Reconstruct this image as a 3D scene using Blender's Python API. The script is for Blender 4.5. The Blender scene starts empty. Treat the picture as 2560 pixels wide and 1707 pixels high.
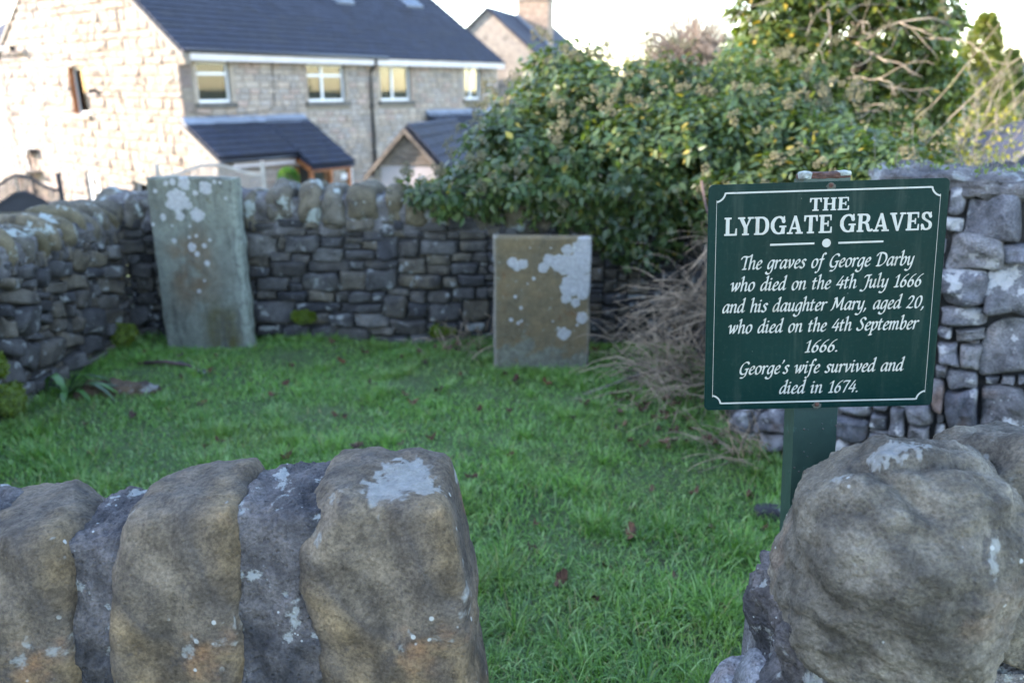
import bpy, math, random
import numpy as np
from mathutils import Vector, Matrix, noise

scene = bpy.context.scene
col = scene.collection

# ---------------------------------------------------------------- camera
cam_data = bpy.data.cameras.new('camera')
cam = bpy.data.objects.new('camera', cam_data)
col.objects.link(cam)
cam.location = (0, 0, 1.6)
cam.rotation_euler = (math.radians(90 - 17.7), 0, 0)
cam_data.lens = 28.0
cam_data.sensor_width = 36.0
cam_data.clip_start = 0.05
cam_data.clip_end = 2000
cam_data.dof.use_dof = True
cam_data.dof.focus_distance = 1.54
cam_data.dof.aperture_fstop = 2.8
scene.camera = cam

# ---------------------------------------------------------------- light
SUN_AZ = math.radians(-92)      # clockwise from +Y
SUN_EL = math.radians(20)
world = bpy.data.worlds.new('World')
scene.world = world
world.use_nodes = True
wn = world.node_tree.nodes
sky = wn.new('ShaderNodeTexSky')
sky.sky_type = 'NISHITA'
sky.sun_disc = False
sky.sun_elevation = SUN_EL
sky.sun_rotation = SUN_AZ
sky.air_density = 1.0
sky.dust_density = 0.3
sky.ozone_density = 1.5
wn['Background'].inputs[1].default_value = 0.15
world.node_tree.links.new(sky.outputs[0], wn['Background'].inputs[0])
sun_data = bpy.data.lights.new('sun', 'SUN')
sun_data.energy = 2.0
sun_data.angle = math.radians(0.5)
sun_data.color = (1.0, 0.93, 0.84)
sun = bpy.data.objects.new('sun', sun_data)
col.objects.link(sun)
to_sun = Vector((math.sin(SUN_AZ) * math.cos(SUN_EL), math.cos(SUN_AZ) * math.cos(SUN_EL), math.sin(SUN_EL)))
sun.rotation_euler = to_sun.to_track_quat('Z', 'Y').to_euler()
sun.location = (-20, 10, 20)
vs = scene.view_settings
vs.view_transform = 'Standard'
vs.look = 'None'
vs.gamma = 1.0
vs.use_curve_mapping = False
vs.exposure = 3.45
vs.use_white_balance = True      # the photograph is balanced for open shade
vs.white_balance_temperature = 6950
vs.white_balance_tint = 16
scene.cycles.max_bounces = 8
scene.cycles.transparent_max_bounces = 12

# ---------------------------------------------------------------- helpers
def tag(o, label=None, cat=None, group=None, kind=None):
    if label: o['label'] = label
    if cat: o['category'] = cat
    if group: o['group'] = group
    if kind: o['kind'] = kind
    return o

def empty(name, loc=(0, 0, 0), rz=0.0, parent=None):
    o = bpy.data.objects.new(name, None)
    col.objects.link(o)
    o.location = loc
    o.rotation_euler = (0, 0, rz)
    o.empty_display_size = 0.1
    if parent: o.parent = parent
    return o

def mesh_obj(name, V, F, mat=None, parent=None, smooth=False, loc=(0, 0, 0), rot=(0, 0, 0)):
    me = bpy.data.meshes.new(name)
    if isinstance(F, np.ndarray):
        V = np.asarray(V, dtype=np.float32)
        nf, k = F.shape
        me.vertices.add(len(V)); me.vertices.foreach_set('co', V.ravel())
        me.loops.add(nf * k); me.loops.foreach_set('vertex_index', F.astype(np.int32).ravel())
        me.polygons.add(nf)
        me.polygons.foreach_set('loop_start', np.arange(0, nf * k, k, dtype=np.int32))
        me.polygons.foreach_set('loop_total', np.full(nf, k, dtype=np.int32))
        me.update(calc_edges=True)
    else:
        me.from_pydata([tuple(v) for v in V], [], F)
        me.update()
    if smooth:
        me.polygons.foreach_set('use_smooth', [True] * len(me.polygons))
    if mat: me.materials.append(mat)
    o = bpy.data.objects.new(name, me)
    col.objects.link(o)
    o.location = loc
    o.rotation_euler = rot
    if parent: o.parent = parent
    return o

def float_attr(o, name, vals):
    a = o.data.attributes.new(name, 'FLOAT', 'POINT')
    a.data.foreach_set('value', np.asarray(vals, dtype=np.float32))

def color_attr(o, name, vals):
    a = o.data.color_attributes.new(name, 'FLOAT_COLOR', 'POINT')
    v = np.ones((len(vals), 4), dtype=np.float32); v[:, :3] = vals
    a.data.foreach_set('color', v.ravel())

class MB:
    """collects boxes, prisms and quads into one mesh"""
    def __init__(s): s.V = []; s.F = []
    def add(s, V, F):
        b = len(s.V); s.V += [tuple(v) for v in V]; s.F += [tuple(i + b for i in f) for f in F]; return s
    def box(s, x0, x1, y0, y1, z0, z1):
        V = [(x0,y0,z0),(x1,y0,z0),(x1,y1,z0),(x0,y1,z0),(x0,y0,z1),(x1,y0,z1),(x1,y1,z1),(x0,y1,z1)]
        return s.add(V, [(0,3,2,1),(4,5,6,7),(0,1,5,4),(1,2,6,5),(2,3,7,6),(3,0,4,7)])
    def bar(s, a, b, w, h, up=(0,0,1)):
        a = Vector(a); b = Vector(b); d = (b - a).normalized(); u = Vector(up)
        r = d.cross(u).normalized(); u = r.cross(d).normalized()
        V = []
        for p in (a, b):
            for sx, sz in ((-1,-1),(1,-1),(1,1),(-1,1)):
                V.append(p + r * sx * w / 2 + u * sz * h / 2)
        return s.add(V, [(0,1,2,3),(7,6,5,4),(0,4,5,1),(1,5,6,2),(2,6,7,3),(3,7,4,0)])
    def prism(s, pts, d):
        """pts: list of 3d points (planar polygon); d: extrusion vector"""
        n = len(pts); d = Vector(d)
        V = [Vector(p) for p in pts] + [Vector(p) + d for p in pts]
        F = [tuple(range(n))[::-1], tuple(range(n, 2 * n))]
        for i in range(n): F.append((i, (i + 1) % n, n + (i + 1) % n, n + i))
        return s.add(V, F)
    def build(s, name, mat, parent=None, smooth=False, loc=(0,0,0), rot=(0,0,0)):
        return mesh_obj(name, s.V, s.F, mat, parent, smooth, loc, rot)

def tubes(paths, radii, sides=5):
    """paths: list of point lists, radii: list of (r0, r1). returns V, F"""
    V = []; F = []
    for pts, (r0, r1) in zip(paths, radii):
        n = len(pts); base = len(V)
        for i, p in enumerate(pts):
            p = Vector(p)
            d = (Vector(pts[min(i + 1, n - 1)]) - Vector(pts[max(i - 1, 0)]))
            d = d.normalized() if d.length > 1e-9 else Vector((0, 0, 1))
            ref = Vector((0, 0, 1)) if abs(d.z) < .9 else Vector((1, 0, 0))
            a = d.cross(ref).normalized(); b = a.cross(d)
            r = r0 + (r1 - r0) * i / max(1, n - 1)
            for k in range(sides):
                t = 2 * math.pi * k / sides
                V.append(p + (a * math.cos(t) + b * math.sin(t)) * r)
        for i in range(n - 1):
            for k in range(sides):
                k2 = (k + 1) % sides
                F.append((base + i*sides + k, base + i*sides + k2, base + (i+1)*sides + k2, base + (i+1)*sides + k))
        F.append(tuple(base + k for k in range(sides))[::-1])
        F.append(tuple(base + (n-1)*sides + k for k in range(sides)))
    return V, F

def tube_obj(name, paths, radii, mat, parent=None, sides=5, **k):
    V, F = tubes(paths, radii, sides)
    return mesh_obj(name, V, F, mat, parent, True, **k)

_cs = {}
def cubesphere(n):
    if n in _cs: return _cs[n]
    idx = {}; V = []; F = []
    def vid(p):
        k = tuple(round(c * n) for c in p)
        if k not in idx: idx[k] = len(V); V.append([c / n for c in k])
        return idx[k]
    g = [(-n + 2 * i) / n for i in range(n + 1)]
    for ax in range(3):
        for sg in (-1, 1):
            for i in range(n):
                for j in range(n):
                    q = []
                    for (a, b) in ((i, j), (i+1, j), (i+1, j+1), (i, j+1)):
                        p = [0, 0, 0]; p[ax] = sg; p[(ax+1) % 3] = g[a]; p[(ax+2) % 3] = g[b]
                        q.append(vid(p))
                    F.append(tuple(q) if sg > 0 else tuple(q[::-1]))
    _cs[n] = (np.array(V), np.array(F))
    return _cs[n]

def chisel(V, rnd, k=7, lo=.72, hi=.95, soft=.35):
    """break a rounded block with a few flattish faces"""
    ext = np.abs(V).max(0)
    for _ in range(k):
        d = np.array([rnd.gauss(0, 1) / e for e in ext]); d /= np.linalg.norm(d)
        s = V @ d; lim = s.max() * rnd.uniform(lo, hi); over = np.maximum(0, s - lim)
        V = V - np.outer(over * (1 - soft * .3), d)
    return V

def roughen(V, amp, fs, seed):
    c = V.mean(0); n = V - c; n /= np.linalg.norm(n, axis=1)[:, None]
    off = Vector((seed, seed * 2, 3))
    w = np.array([noise.fractal(Vector(p) * fs + off, .7, 2.2, 4) for p in V])
    return V + n * (amp * w)[:, None]

def blob(h, p=4.0, n=10, amp=0.05, fs=3.0, seed=0, octv=3):
    """rounded block with fractal noise: half sizes h, roundness p"""
    V, F = cubesphere(n)
    r = (np.abs(V) ** p).sum(1) ** (1 / p)
    D = V / r[:, None]
    P = D * np.array(h)
    nrm = np.sign(D) * np.abs(D) ** (p - 1) / np.array(h)
    nrm /= np.linalg.norm(nrm, axis=1)[:, None]
    off = Vector((seed * 7.13, seed * 3.71, seed * 5.37))
    for i in range(len(P)):
        q = Vector(P[i]) * fs + off
        P[i] += nrm[i] * amp * noise.fractal(q, 0.9, 2.1, octv)
    return P, F

# ---------------------------------------------------------------- materials
class NT:
    def __init__(s, name):
        s.m = bpy.data.materials.new(name); s.m.use_nodes = True
        s.t = s.m.node_tree; s.n = s.t.nodes
        s.b = s.n['Principled BSDF']
        s.b.inputs['Roughness'].default_value = 0.85
        s.out = s.n['Material Output']
    def l(s, a, b): s.t.links.new(a, b)
    def put(s, sock, v):
        if hasattr(v, 'links') or hasattr(v, 'is_output'): s.l(v, sock)
        else:
            if isinstance(v, (tuple, list)) and len(v) == 3 and len(sock.default_value) == 4: v = (*v, 1)
            sock.default_value = v
    def coord(s, kind='Object', rnd=True, scale=None):
        tc = s.n.new('ShaderNodeTexCoord'); o = tc.outputs[kind]
        if rnd:
            oi = s.n.new('ShaderNodeObjectInfo'); s.oi = oi
            m = s.math('MULTIPLY', oi.outputs['Random'], 173.0)
            c = s.n.new('ShaderNodeCombineXYZ')
            for i in range(3): s.l(m, c.inputs[i])
            a = s.n.new('ShaderNodeVectorMath'); a.operation = 'ADD'
            s.l(o, a.inputs[0]); s.l(c.outputs[0], a.inputs[1]); o = a.outputs[0]
        if scale:
            mp = s.n.new('ShaderNodeMapping'); mp.inputs['Scale'].default_value = scale
            s.l(o, mp.inputs[0]); o = mp.outputs[0]
        return o
    def noise(s, vec, scale, detail=4, rough=0.6, dist=0.0):
        t = s.n.new('ShaderNodeTexNoise'); s.l(vec, t.inputs['Vector'])
        t.inputs['Scale'].default_value = scale; t.inputs['Detail'].default_value = detail
        t.inputs['Roughness'].default_value = rough; t.inputs['Distortion'].default_value = dist
        return t.outputs['Fac']
    def vor(s, vec, scale, feature='F1', rnd=1.0):
        t = s.n.new('ShaderNodeTexVoronoi'); t.feature = feature; s.l(vec, t.inputs['Vector'])
        t.inputs['Scale'].default_value = scale; t.inputs['Randomness'].default_value = rnd
        return t.outputs['Distance']
    def math(s, op, a, b=0.0, c=0.0):
        t = s.n.new('ShaderNodeMath'); t.operation = op
        s.put(t.inputs[0], a); s.put(t.inputs[1], b)
        if op in ('MULTIPLY_ADD', 'SMOOTH_MIN'): s.put(t.inputs[2], c)
        return t.outputs[0]
    def step(s, x, a, b, lo=0.0, hi=1.0):
        t = s.n.new('ShaderNodeMapRange'); t.interpolation_type = 'SMOOTHSTEP'
        s.put(t.inputs[0], x)
        for i, v in zip((1, 2, 3, 4), (a, b, lo, hi)): t.inputs[i].default_value = v
        return t.outputs[0]
    def ramp(s, fac, stops):
        t = s.n.new('ShaderNodeValToRGB'); s.put(t.inputs[0], fac); e = t.color_ramp.elements
        while len(e) < len(stops): e.new(0.5)
        for k, (p, c) in zip(e, stops): k.position = p; k.color = (*c, 1)
        return t.outputs[0]
    def mix(s, fac, a, b, mode='MIX'):
        t = s.n.new('ShaderNodeMix'); t.data_type = 'RGBA'; t.blend_type = mode
        s.put(t.inputs[0], fac); s.put(t.inputs[6], a); s.put(t.inputs[7], b)
        return t.outputs[2]
    def attr(s, name, out='Fac'):
        t = s.n.new('ShaderNodeAttribute'); t.attribute_name = name; return t.outputs[out]
    def val(s, colr, v):
        """multiply a colour by a scalar socket"""
        t = s.n.new('ShaderNodeVectorMath'); t.operation = 'SCALE'
        s.put(t.inputs[0], colr); s.put(t.inputs[3], v); return t.outputs[0]
    def bump(s, h, strength=0.5, dist=0.01, prev=None):
        t = s.n.new('ShaderNodeBump'); s.put(t.inputs['Height'], h)
        t.inputs['Strength'].default_value = strength; t.inputs['Distance'].default_value = dist
        if prev is not None: s.l(prev, t.inputs['Normal'])
        s.l(t.outputs[0], s.b.inputs['Normal']); return t.outputs[0]
    def base(s, c): s.put(s.b.inputs['Base Color'], c)
    def rough(s, r): s.put(s.b.inputs['Roughness'], r)

def plain(name, c, rough=0.6, var=0.12, scale=6.0, bump=0.0, spec=None, coord='Object', rnd=True):
    t = NT(name); v = t.coord(coord, rnd)
    n = t.noise(v, scale, 5, 0.65)
    t.base(t.val(c, t.step(n, 0.2, 0.8, 1 - var * 2, 1 + var * 2)))
    t.rough(rough)
    if spec is not None: t.b.inputs['Specular IOR Level'].default_value = spec
    if bump: t.bump(t.noise(v, scale * 6, 4, 0.7), bump, 0.004)
    return t.m

def stone(name, tints, lichen=0.35, lscale=9.0, rndv=0.35, scale=5.0, bump=0.6, bdist=0.006, coord='Object', rnd=True, attr=None, moss=0.0, lcol=(0.20, 0.21, 0.20), rust=0.0):
    """weathered stone: per-stone tint, mottling, dark grime, pale lichen spots"""
    t = NT(name); v = t.coord(coord, rnd)
    if rnd:
        base = t.ramp(t.oi.outputs['Random'], [(i / (len(tints) - 1), c) for i, c in enumerate(tints)])
        n1 = t.noise(v, scale * .5, 3, .6, .4)
        base = t.mix(t.step(n1, .48, .72), base, t.ramp(t.math('FRACT', t.math('MULTIPLY', t.oi.outputs['Random'], 7.3)), [(i / (len(tints) - 1), c) for i, c in enumerate(tints)]))
    else:
        n0 = t.noise(v, scale * .35, 3, .6, .5)
        base = t.ramp(n0, [(0.3 + .4 * i / (len(tints) - 1), c) for i, c in enumerate(tints)])
    n2 = t.noise(v, scale * 2.0, 6, .68, .3)
    c = t.val(base, t.step(n2, .25, .78, 1 - rndv, 1 + rndv))
    n3 = t.noise(v, scale * 1.1, 5, .7, .8)
    c = t.mix(t.step(n3, .56, .68, 0, .62), c, (0.022, 0.022, 0.025))
    if rust: c = t.mix(t.step(t.noise(v, scale * .7, 4, .6, .3), .55, .72, 0, rust), c, (.22, .105, .045))
    grain = t.noise(v, 150, 3, .7)
    c = t.val(c, t.step(grain, .3, .7, .70, 1.30))
    hgt = n2
    pk = t.step(t.vor(v, 60), .05, .30, .72, 1.0); c = t.val(c, t.math('MAXIMUM', pk, t.step(t.noise(v, scale * 1.7, 2), .42, .58)))  # dark specks paint the shade of small pits into the colour
    if lichen > 0:
        ln = t.noise(v, lscale, 5, .62, .2)
        fine = t.noise(v, lscale * 6, 3, .7)
        m = t.math('MULTIPLY', t.step(t.math('ADD', ln, t.math('MULTIPLY', fine, .12)), .68 - .1 * lichen, .73 - .1 * lichen), min(1, .55 + lichen))
        c = t.mix(m, c, lcol)
        sp = t.vor(v, lscale * 4.5); spm = t.step(sp, .16, .10)
        gate = t.step(t.noise(v, lscale * .8, 2), .52, .6)
        c = t.mix(t.math('MULTIPLY', t.math('MULTIPLY', spm, gate), .75), c, (.30, .315, .30))
    if moss > 0:
        mm = t.step(t.noise(v, scale * .9, 4, .65), .68 - .15 * moss, .76 - .15 * moss)
        c = t.mix(t.math('MULTIPLY', mm, .8), c, (.075, .10, .02))
    if attr:
        a = t.attr(attr)
        an = t.noise(v, 60, 4, .7)
        c = t.mix(t.math('MULTIPLY', t.step(t.math('ADD', a, t.math('MULTIPLY', t.math('SUBTRACT', an, .5), .9)), .12, .88), .56), c, t.val((.215, .222, .212), t.step(an, .3, .75, .75, 1.15)))
        hgt = t.math('ADD', hgt, t.math('MULTIPLY', a, .15))
    t.base(c); t.rough(.92)
    t.b.inputs['Specular IOR Level'].default_value = .25
    pit = t.step(t.vor(v, 95), .0, .45)
    hgt = t.math('ADD', hgt, t.math('MULTIPLY', pit, .16))
    b1 = t.bump(hgt, bump, bdist * 2)
    t.bump(grain, bump * .6, bdist * .25, b1)
    return t.m

M = {}
M['wall'] = stone('wall_stone', [(0.0248,0.0254,0.0276), (0.0651,0.0546,0.0384), (0.0372,0.0372,0.0384), (0.0837,0.0713,0.0510), (0.0285,0.0285,0.0312), (0.0527,0.0508,0.0480), (0.0211,0.0211,0.0228), (0.0744,0.0713,0.0660)], lichen=.3, lscale=12, rndv=.55, lcol=(.16,.168,.16))
M['coping'] = stone('coping_stone', [(0.0840,0.0695,0.0418), (0.0680,0.0632,0.0532), (0.1000,0.0829,0.0547), (0.0680,0.0585,0.0350)], lichen=.55, lscale=6, lcol=(.20,.225,.21), rndv=.5)
M['rwall'] = stone('limestone', [(0.1035,0.1047,0.1150), (0.1530,0.1502,0.1518), (0.0810,0.0837,0.0966), (0.1350,0.1292,0.1242), (0.1080,0.1110,0.1242)], lichen=.6, lscale=8, lcol=(.29,.29,.285), bump=1.0, bdist=.010, rust=.3, rndv=.55)
M['hearting'] = plain('dark_hearting', (.018,.017,.016), .95, .3, 20, .6)  # hearting fill, coloured near black to deepen the shade in the joints
M['mortar'] = stone('lime_mortar', [(0.0760,0.0732,0.0740), (0.1102,0.1042,0.1021), (0.0570,0.0544,0.0555)], lichen=.4, lscale=12, rnd=False, scale=6, bump=1.0, bdist=.012, rndv=.5)
M['fore'] = stone('gritstone', [(0.0617,0.0461,0.0300), (0.0946,0.0745,0.0523), (0.0534,0.0441,0.0349), (0.1080,0.0784,0.0455), (0.0463,0.0392,0.0349)], lichen=.03, lscale=7, rnd=False, scale=7, bump=.7, bdist=.008, attr='lich', rust=.42, rndv=.6)
M['fmortar'] = stone('pink_mortar', [(0.0473,0.0433,0.0437), (0.0774,0.0697,0.0671), (0.0310,0.0306,0.0335), (0.0688,0.0612,0.0562)], lichen=.3, lscale=14, rnd=False, scale=9, bump=1.0, bdist=.010, rndv=.55)
M['boulder'] = stone('boulder_stone', [(0.0719,0.0616,0.0464), (0.1032,0.0902,0.0687), (0.0553,0.0488,0.0390), (0.1180,0.1040,0.0808), (0.0645,0.0552,0.0446)], lichen=.05, lscale=8, rnd=False, scale=6, bump=.7, bdist=.008, attr='lich', rust=.18, rndv=.55)
# ---------------------------------------------------------------- ground
def smooth01(a, b, x):
    t = np.clip((x - a) / (b - a), 0, 1); return t * t * (3 - 2 * t)

def ground_h(x, y):
    """terrain: level graveyard, falling away to the gardens beyond the walls"""
    x = np.asarray(x, float); y = np.asarray(y, float)
    h = -2.6 * smooth01(5.7, 15.5, y) * 1.0
    side = -1.2 * smooth01(3.0, 8.0, x) * (1 - smooth01(5.7, 15.5, y))
    return h + side

def lawn_h(x, y):
    return 0.018 * np.sin(2.3 * x + .7) * np.sin(1.9 * y) + .012 * np.sin(5.1 * x - 3.3 * y) + .008 * np.sin(9 * y + 4 * x)

def make_ground():
    xs = np.unique(np.concatenate([-np.geomspace(12, 900, 24)[::-1], np.linspace(-12, 12, 61), np.geomspace(12.4, 900, 24)]))
    ys = np.unique(np.concatenate([-np.geomspace(6, 900, 20)[::-1], np.linspace(-6, 30, 80), np.geomspace(31, 900, 24)]))
    X, Y = np.meshgrid(xs, ys)
    inside = (X > -2.7) & (X < 1.3) & (Y > 1) & (Y < 5.2)
    Z = ground_h(X, Y) + np.where(inside, lawn_h(X, Y), 0)
    V = np.stack([X, Y, Z], -1).reshape(-1, 3)
    w = len(xs); h = len(ys)
    i = np.arange(h - 1)[:, None] * w + np.arange(w - 1)[None]
    F = np.stack([i, i + 1, i + w + 1, i + w], -1).reshape(-1, 4)
    t = NT('turf_soil'); v = t.coord('Object', False)
    n = t.noise(v, 3, 6, .7); n2 = t.noise(v, 40, 4, .7)
    t.base(t.mix(t.step(n2, .35, .7), t.ramp(n, [(.3, (.022,.052,.009)), (.7, (.038,.080,.014))]), (.03,.034,.013)))
    t.rough(.95); t.bump(n2, .8, .02)
    o = mesh_obj('ground', V, F, t.m, None, True)
    tag(o, kind='structure')
make_ground()

# ---------------------------------------------------------------- grass blades on the lawn
def grass():
    rg = np.random.default_rng(4)
    def field(x, y, s, sd):
        return (np.sin(x * s + sd) * np.sin(y * s * 1.13 + sd * 1.7) + np.sin(x * s * 2.1 - y * s * 1.7 + sd * 2.3) * .6 + np.sin(x*s*.6 + y*s*3.3 + sd*.7) * .5) / 2.1
    P = []; N = 235000
    x = rg.uniform(-2.6, 1.3, N); y = 1.15 + 4.0 * rg.uniform(0, 1, N) ** 1.25
    ok = (x > -2.58) & (x < np.where(y > 3.55, 1.16, 1.1 + (3.55 - np.minimum(y, 3.55)) * .455)) & (y < 5.1)
    ok &= ~((y < 1.5) & (x < -.1))
    dens = .62 + .38 * field(x, y, 5.0, 1.0)
    ok &= rg.uniform(0, 1, N) < np.clip(dens, .25, 1)
    # hidden strip close behind the front wall needs little
    x = x[ok]; y = y[ok]; n = len(x)
    tuft = np.clip(field(x, y, 9.0, 3.0), 0, 1)
    near = np.clip((3.4 - y) / 1.6, 0, 1)
    L = (.026 + .022 * rg.uniform(0, 1, n)) * (1 + .45 * field(x, y, 3.1, 2.0)) + tuft * .035 * rg.uniform(0.2, 1, n) * (.5 + .7 * near)
    L *= 1 + .65 * near
    long = rg.uniform(0, 1, n) < .035
    L = np.where(long, L * 1.7, L)
    # tussocks: radiating long blades
    K = 330; tx = rg.uniform(-2.4, 1.2, K); ty = 1.5 + 3.5 * rg.uniform(0, 1, K) ** 2.0
    # tufts left long along the walls and round the headstones
    ex = [(-2.5 + .03*rg.normal(), yy) for yy in np.linspace(3.2, 5.0, 22)] + [(xx, 5.07 - (xx + 2.53)*.057 + .02*rg.normal()) for xx in np.linspace(-2.4, 1.0, 40)]
    ex += [(xx, 4.80 + .02*rg.normal()) for xx in np.linspace(-2.25, -1.65, 9)] + [(xx, 4.37 + .02*rg.normal()) for xx in np.linspace(-.12, .46, 9)]
    ex += [(1.02 + .2*rg.uniform(), yy) for yy in np.linspace(2.4, 3.5, 14)] + [(.62 + .1*rg.normal(), 1.6 + .1*rg.normal()) for _ in range(4)]
    tx = np.concatenate([tx, [e_[0] for e_ in ex]]); ty = np.concatenate([ty, [e_[1] for e_ in ex]]); K = len(tx)
    m = 110; ang = rg.uniform(0, 2*np.pi, (K, m)); rr = np.abs(rg.normal(0, .05, (K, m)))
    bx = (tx[:, None] + rr * np.cos(ang)).ravel(); by = (ty[:, None] + rr * np.sin(ang)).ravel()
    bl = (rg.uniform(.045, .10, (K, m)) * rg.uniform(.55, 1.25, (K, 1)) * (1.15 - .12 * (ty[:, None] - 1.5))).ravel()
    w0 = rg.uniform(.0012, .0026, n) * (1 + .15 * near)
    az = rg.uniform(0, 2*np.pi, n) * 1.0
    lean = rg.uniform(.5, 1.5, n)
    inb = (bx > -2.57) & (bx < np.where(by > 3.55, 1.14, 1.1 + (3.55 - np.minimum(by, 3.55)) * .455)) & (by < 5.11)
    bx, by, bl = bx[inb], by[inb], bl[inb]; bang = ang.ravel()[inb]
    x = np.concatenate([x, bx]); y = np.concatenate([y, by]); L = np.concatenate([L, bl])
    w0 = np.concatenate([w0, rg.uniform(.0011, .0020, len(bx))]); az = np.concatenate([az, bang + rg.normal(0, .3, len(bx))])
    lean = np.concatenate([lean, rg.uniform(.35, 1.25, len(bx))])
    n = len(x)
    z = lawn_h(x, y) - .004
    dx, dy = np.cos(az), np.sin(az)
    fa = az + np.pi/2 + rg.normal(0, .5, n)          # blade width direction
    wx, wy = np.cos(fa), np.sin(fa)
    V = np.zeros((n, 7, 3), np.float32)
    for k, f in enumerate((0, .38, .72)):
        a = lean * (.25 + .75 * f)
        hx = L * f * np.sin(a * .8); hz = L * f * np.cos(a * .85)
        ww = w0 * (1, .85, .55)[k]
        V[:, 2*k, 0] = x + dx*hx - wx*ww; V[:, 2*k, 1] = y + dy*hx - wy*ww; V[:, 2*k, 2] = z + hz
        V[:, 2*k+1, 0] = x + dx*hx + wx*ww; V[:, 2*k+1, 1] = y + dy*hx + wy*ww; V[:, 2*k+1, 2] = z + hz
    a = lean
    V[:, 6, 0] = x + dx*L*np.sin(a); V[:, 6, 1] = y + dy*L*np.sin(a); V[:, 6, 2] = z + L*np.cos(a) * .97
    b = (np.arange(n) * 7)[:, None]
    T = np.array([[0,1,3],[0,3,2],[2,3,5],[2,5,4],[4,5,6]])
    F = (b[:, :, None] + T[None]).reshape(-1, 3)
    c1 = np.array([.066, .185, .026]); c2 = np.array([.145, .300, .052]); c3 = np.array([.26, .25, .10]); c4 = np.array([.05, .13, .035])
    u = rg.uniform(0, 1, (n, 1)); pf = (np.clip(field(x, y, 2.2, 5.0), -1, 1) * .5 + .5)[:, None]
    c = c1 * (1 - u) + c2 * u
    c = c * (.68 + .6 * pf)
    yel = (np.clip(field(x, y, 3.7, 9.0), 0, 1) ** 1.5)[:, None]
    c = c * (1 - .6 * yel) + np.array([.17, .25, .05]) * .6 * yel
    pale = rg.uniform(0, 1, n) < .22  # random pale blades paint highlights into the grass
    c[pale] = np.array([.24, .38, .15]) * rg.uniform(.7, 1.15, (pale.sum(), 1))
    dry = rg.uniform(0, 1, n) < .06
    c[dry] = c3 * rg.uniform(.5, 1.1, (dry.sum(), 1))
    worn = np.clip(field(x, y, 1.7, 12.0) * .8 + field(x, y, 6.3, 4.0) * .5, 0, 1)[:, None] * .5
    c = c * (1 - worn) + np.array([.12, .16, .045]) * worn
    dark = rg.uniform(0, 1, n) < .26
    c[dark] = c4 * rg.uniform(.7, 1.2, (dark.sum(), 1))
    c = c * np.array([1.24, 1.22, 1.12])
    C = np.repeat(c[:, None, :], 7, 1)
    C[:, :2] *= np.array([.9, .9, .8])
    C = C.reshape(-1, 3)
    t = NT('grass_blade')
    colr = t.attr('Col', 'Color')
    t.base(colr); t.rough(.42); t.b.inputs['Specular IOR Level'].default_value = .5
    tr = t.n.new('ShaderNodeBsdfTranslucent'); t.l(t.mix(1, colr, (.9, 1, .5), 'MULTIPLY'), tr.inputs[0])
    mx = t.n.new('ShaderNodeMixShader'); mx.inputs[0].default_value = .4
    t.l(t.b.outputs[0], mx.inputs[1]); t.l(tr.outputs[0], mx.inputs[2]); t.l(mx.outputs[0], t.out.inputs[0])
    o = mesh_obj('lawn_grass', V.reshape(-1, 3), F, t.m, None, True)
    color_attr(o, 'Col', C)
    tag(o, 'short wet green grass covering the walled graveyard', 'grass', kind='stuff')
grass()

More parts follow.
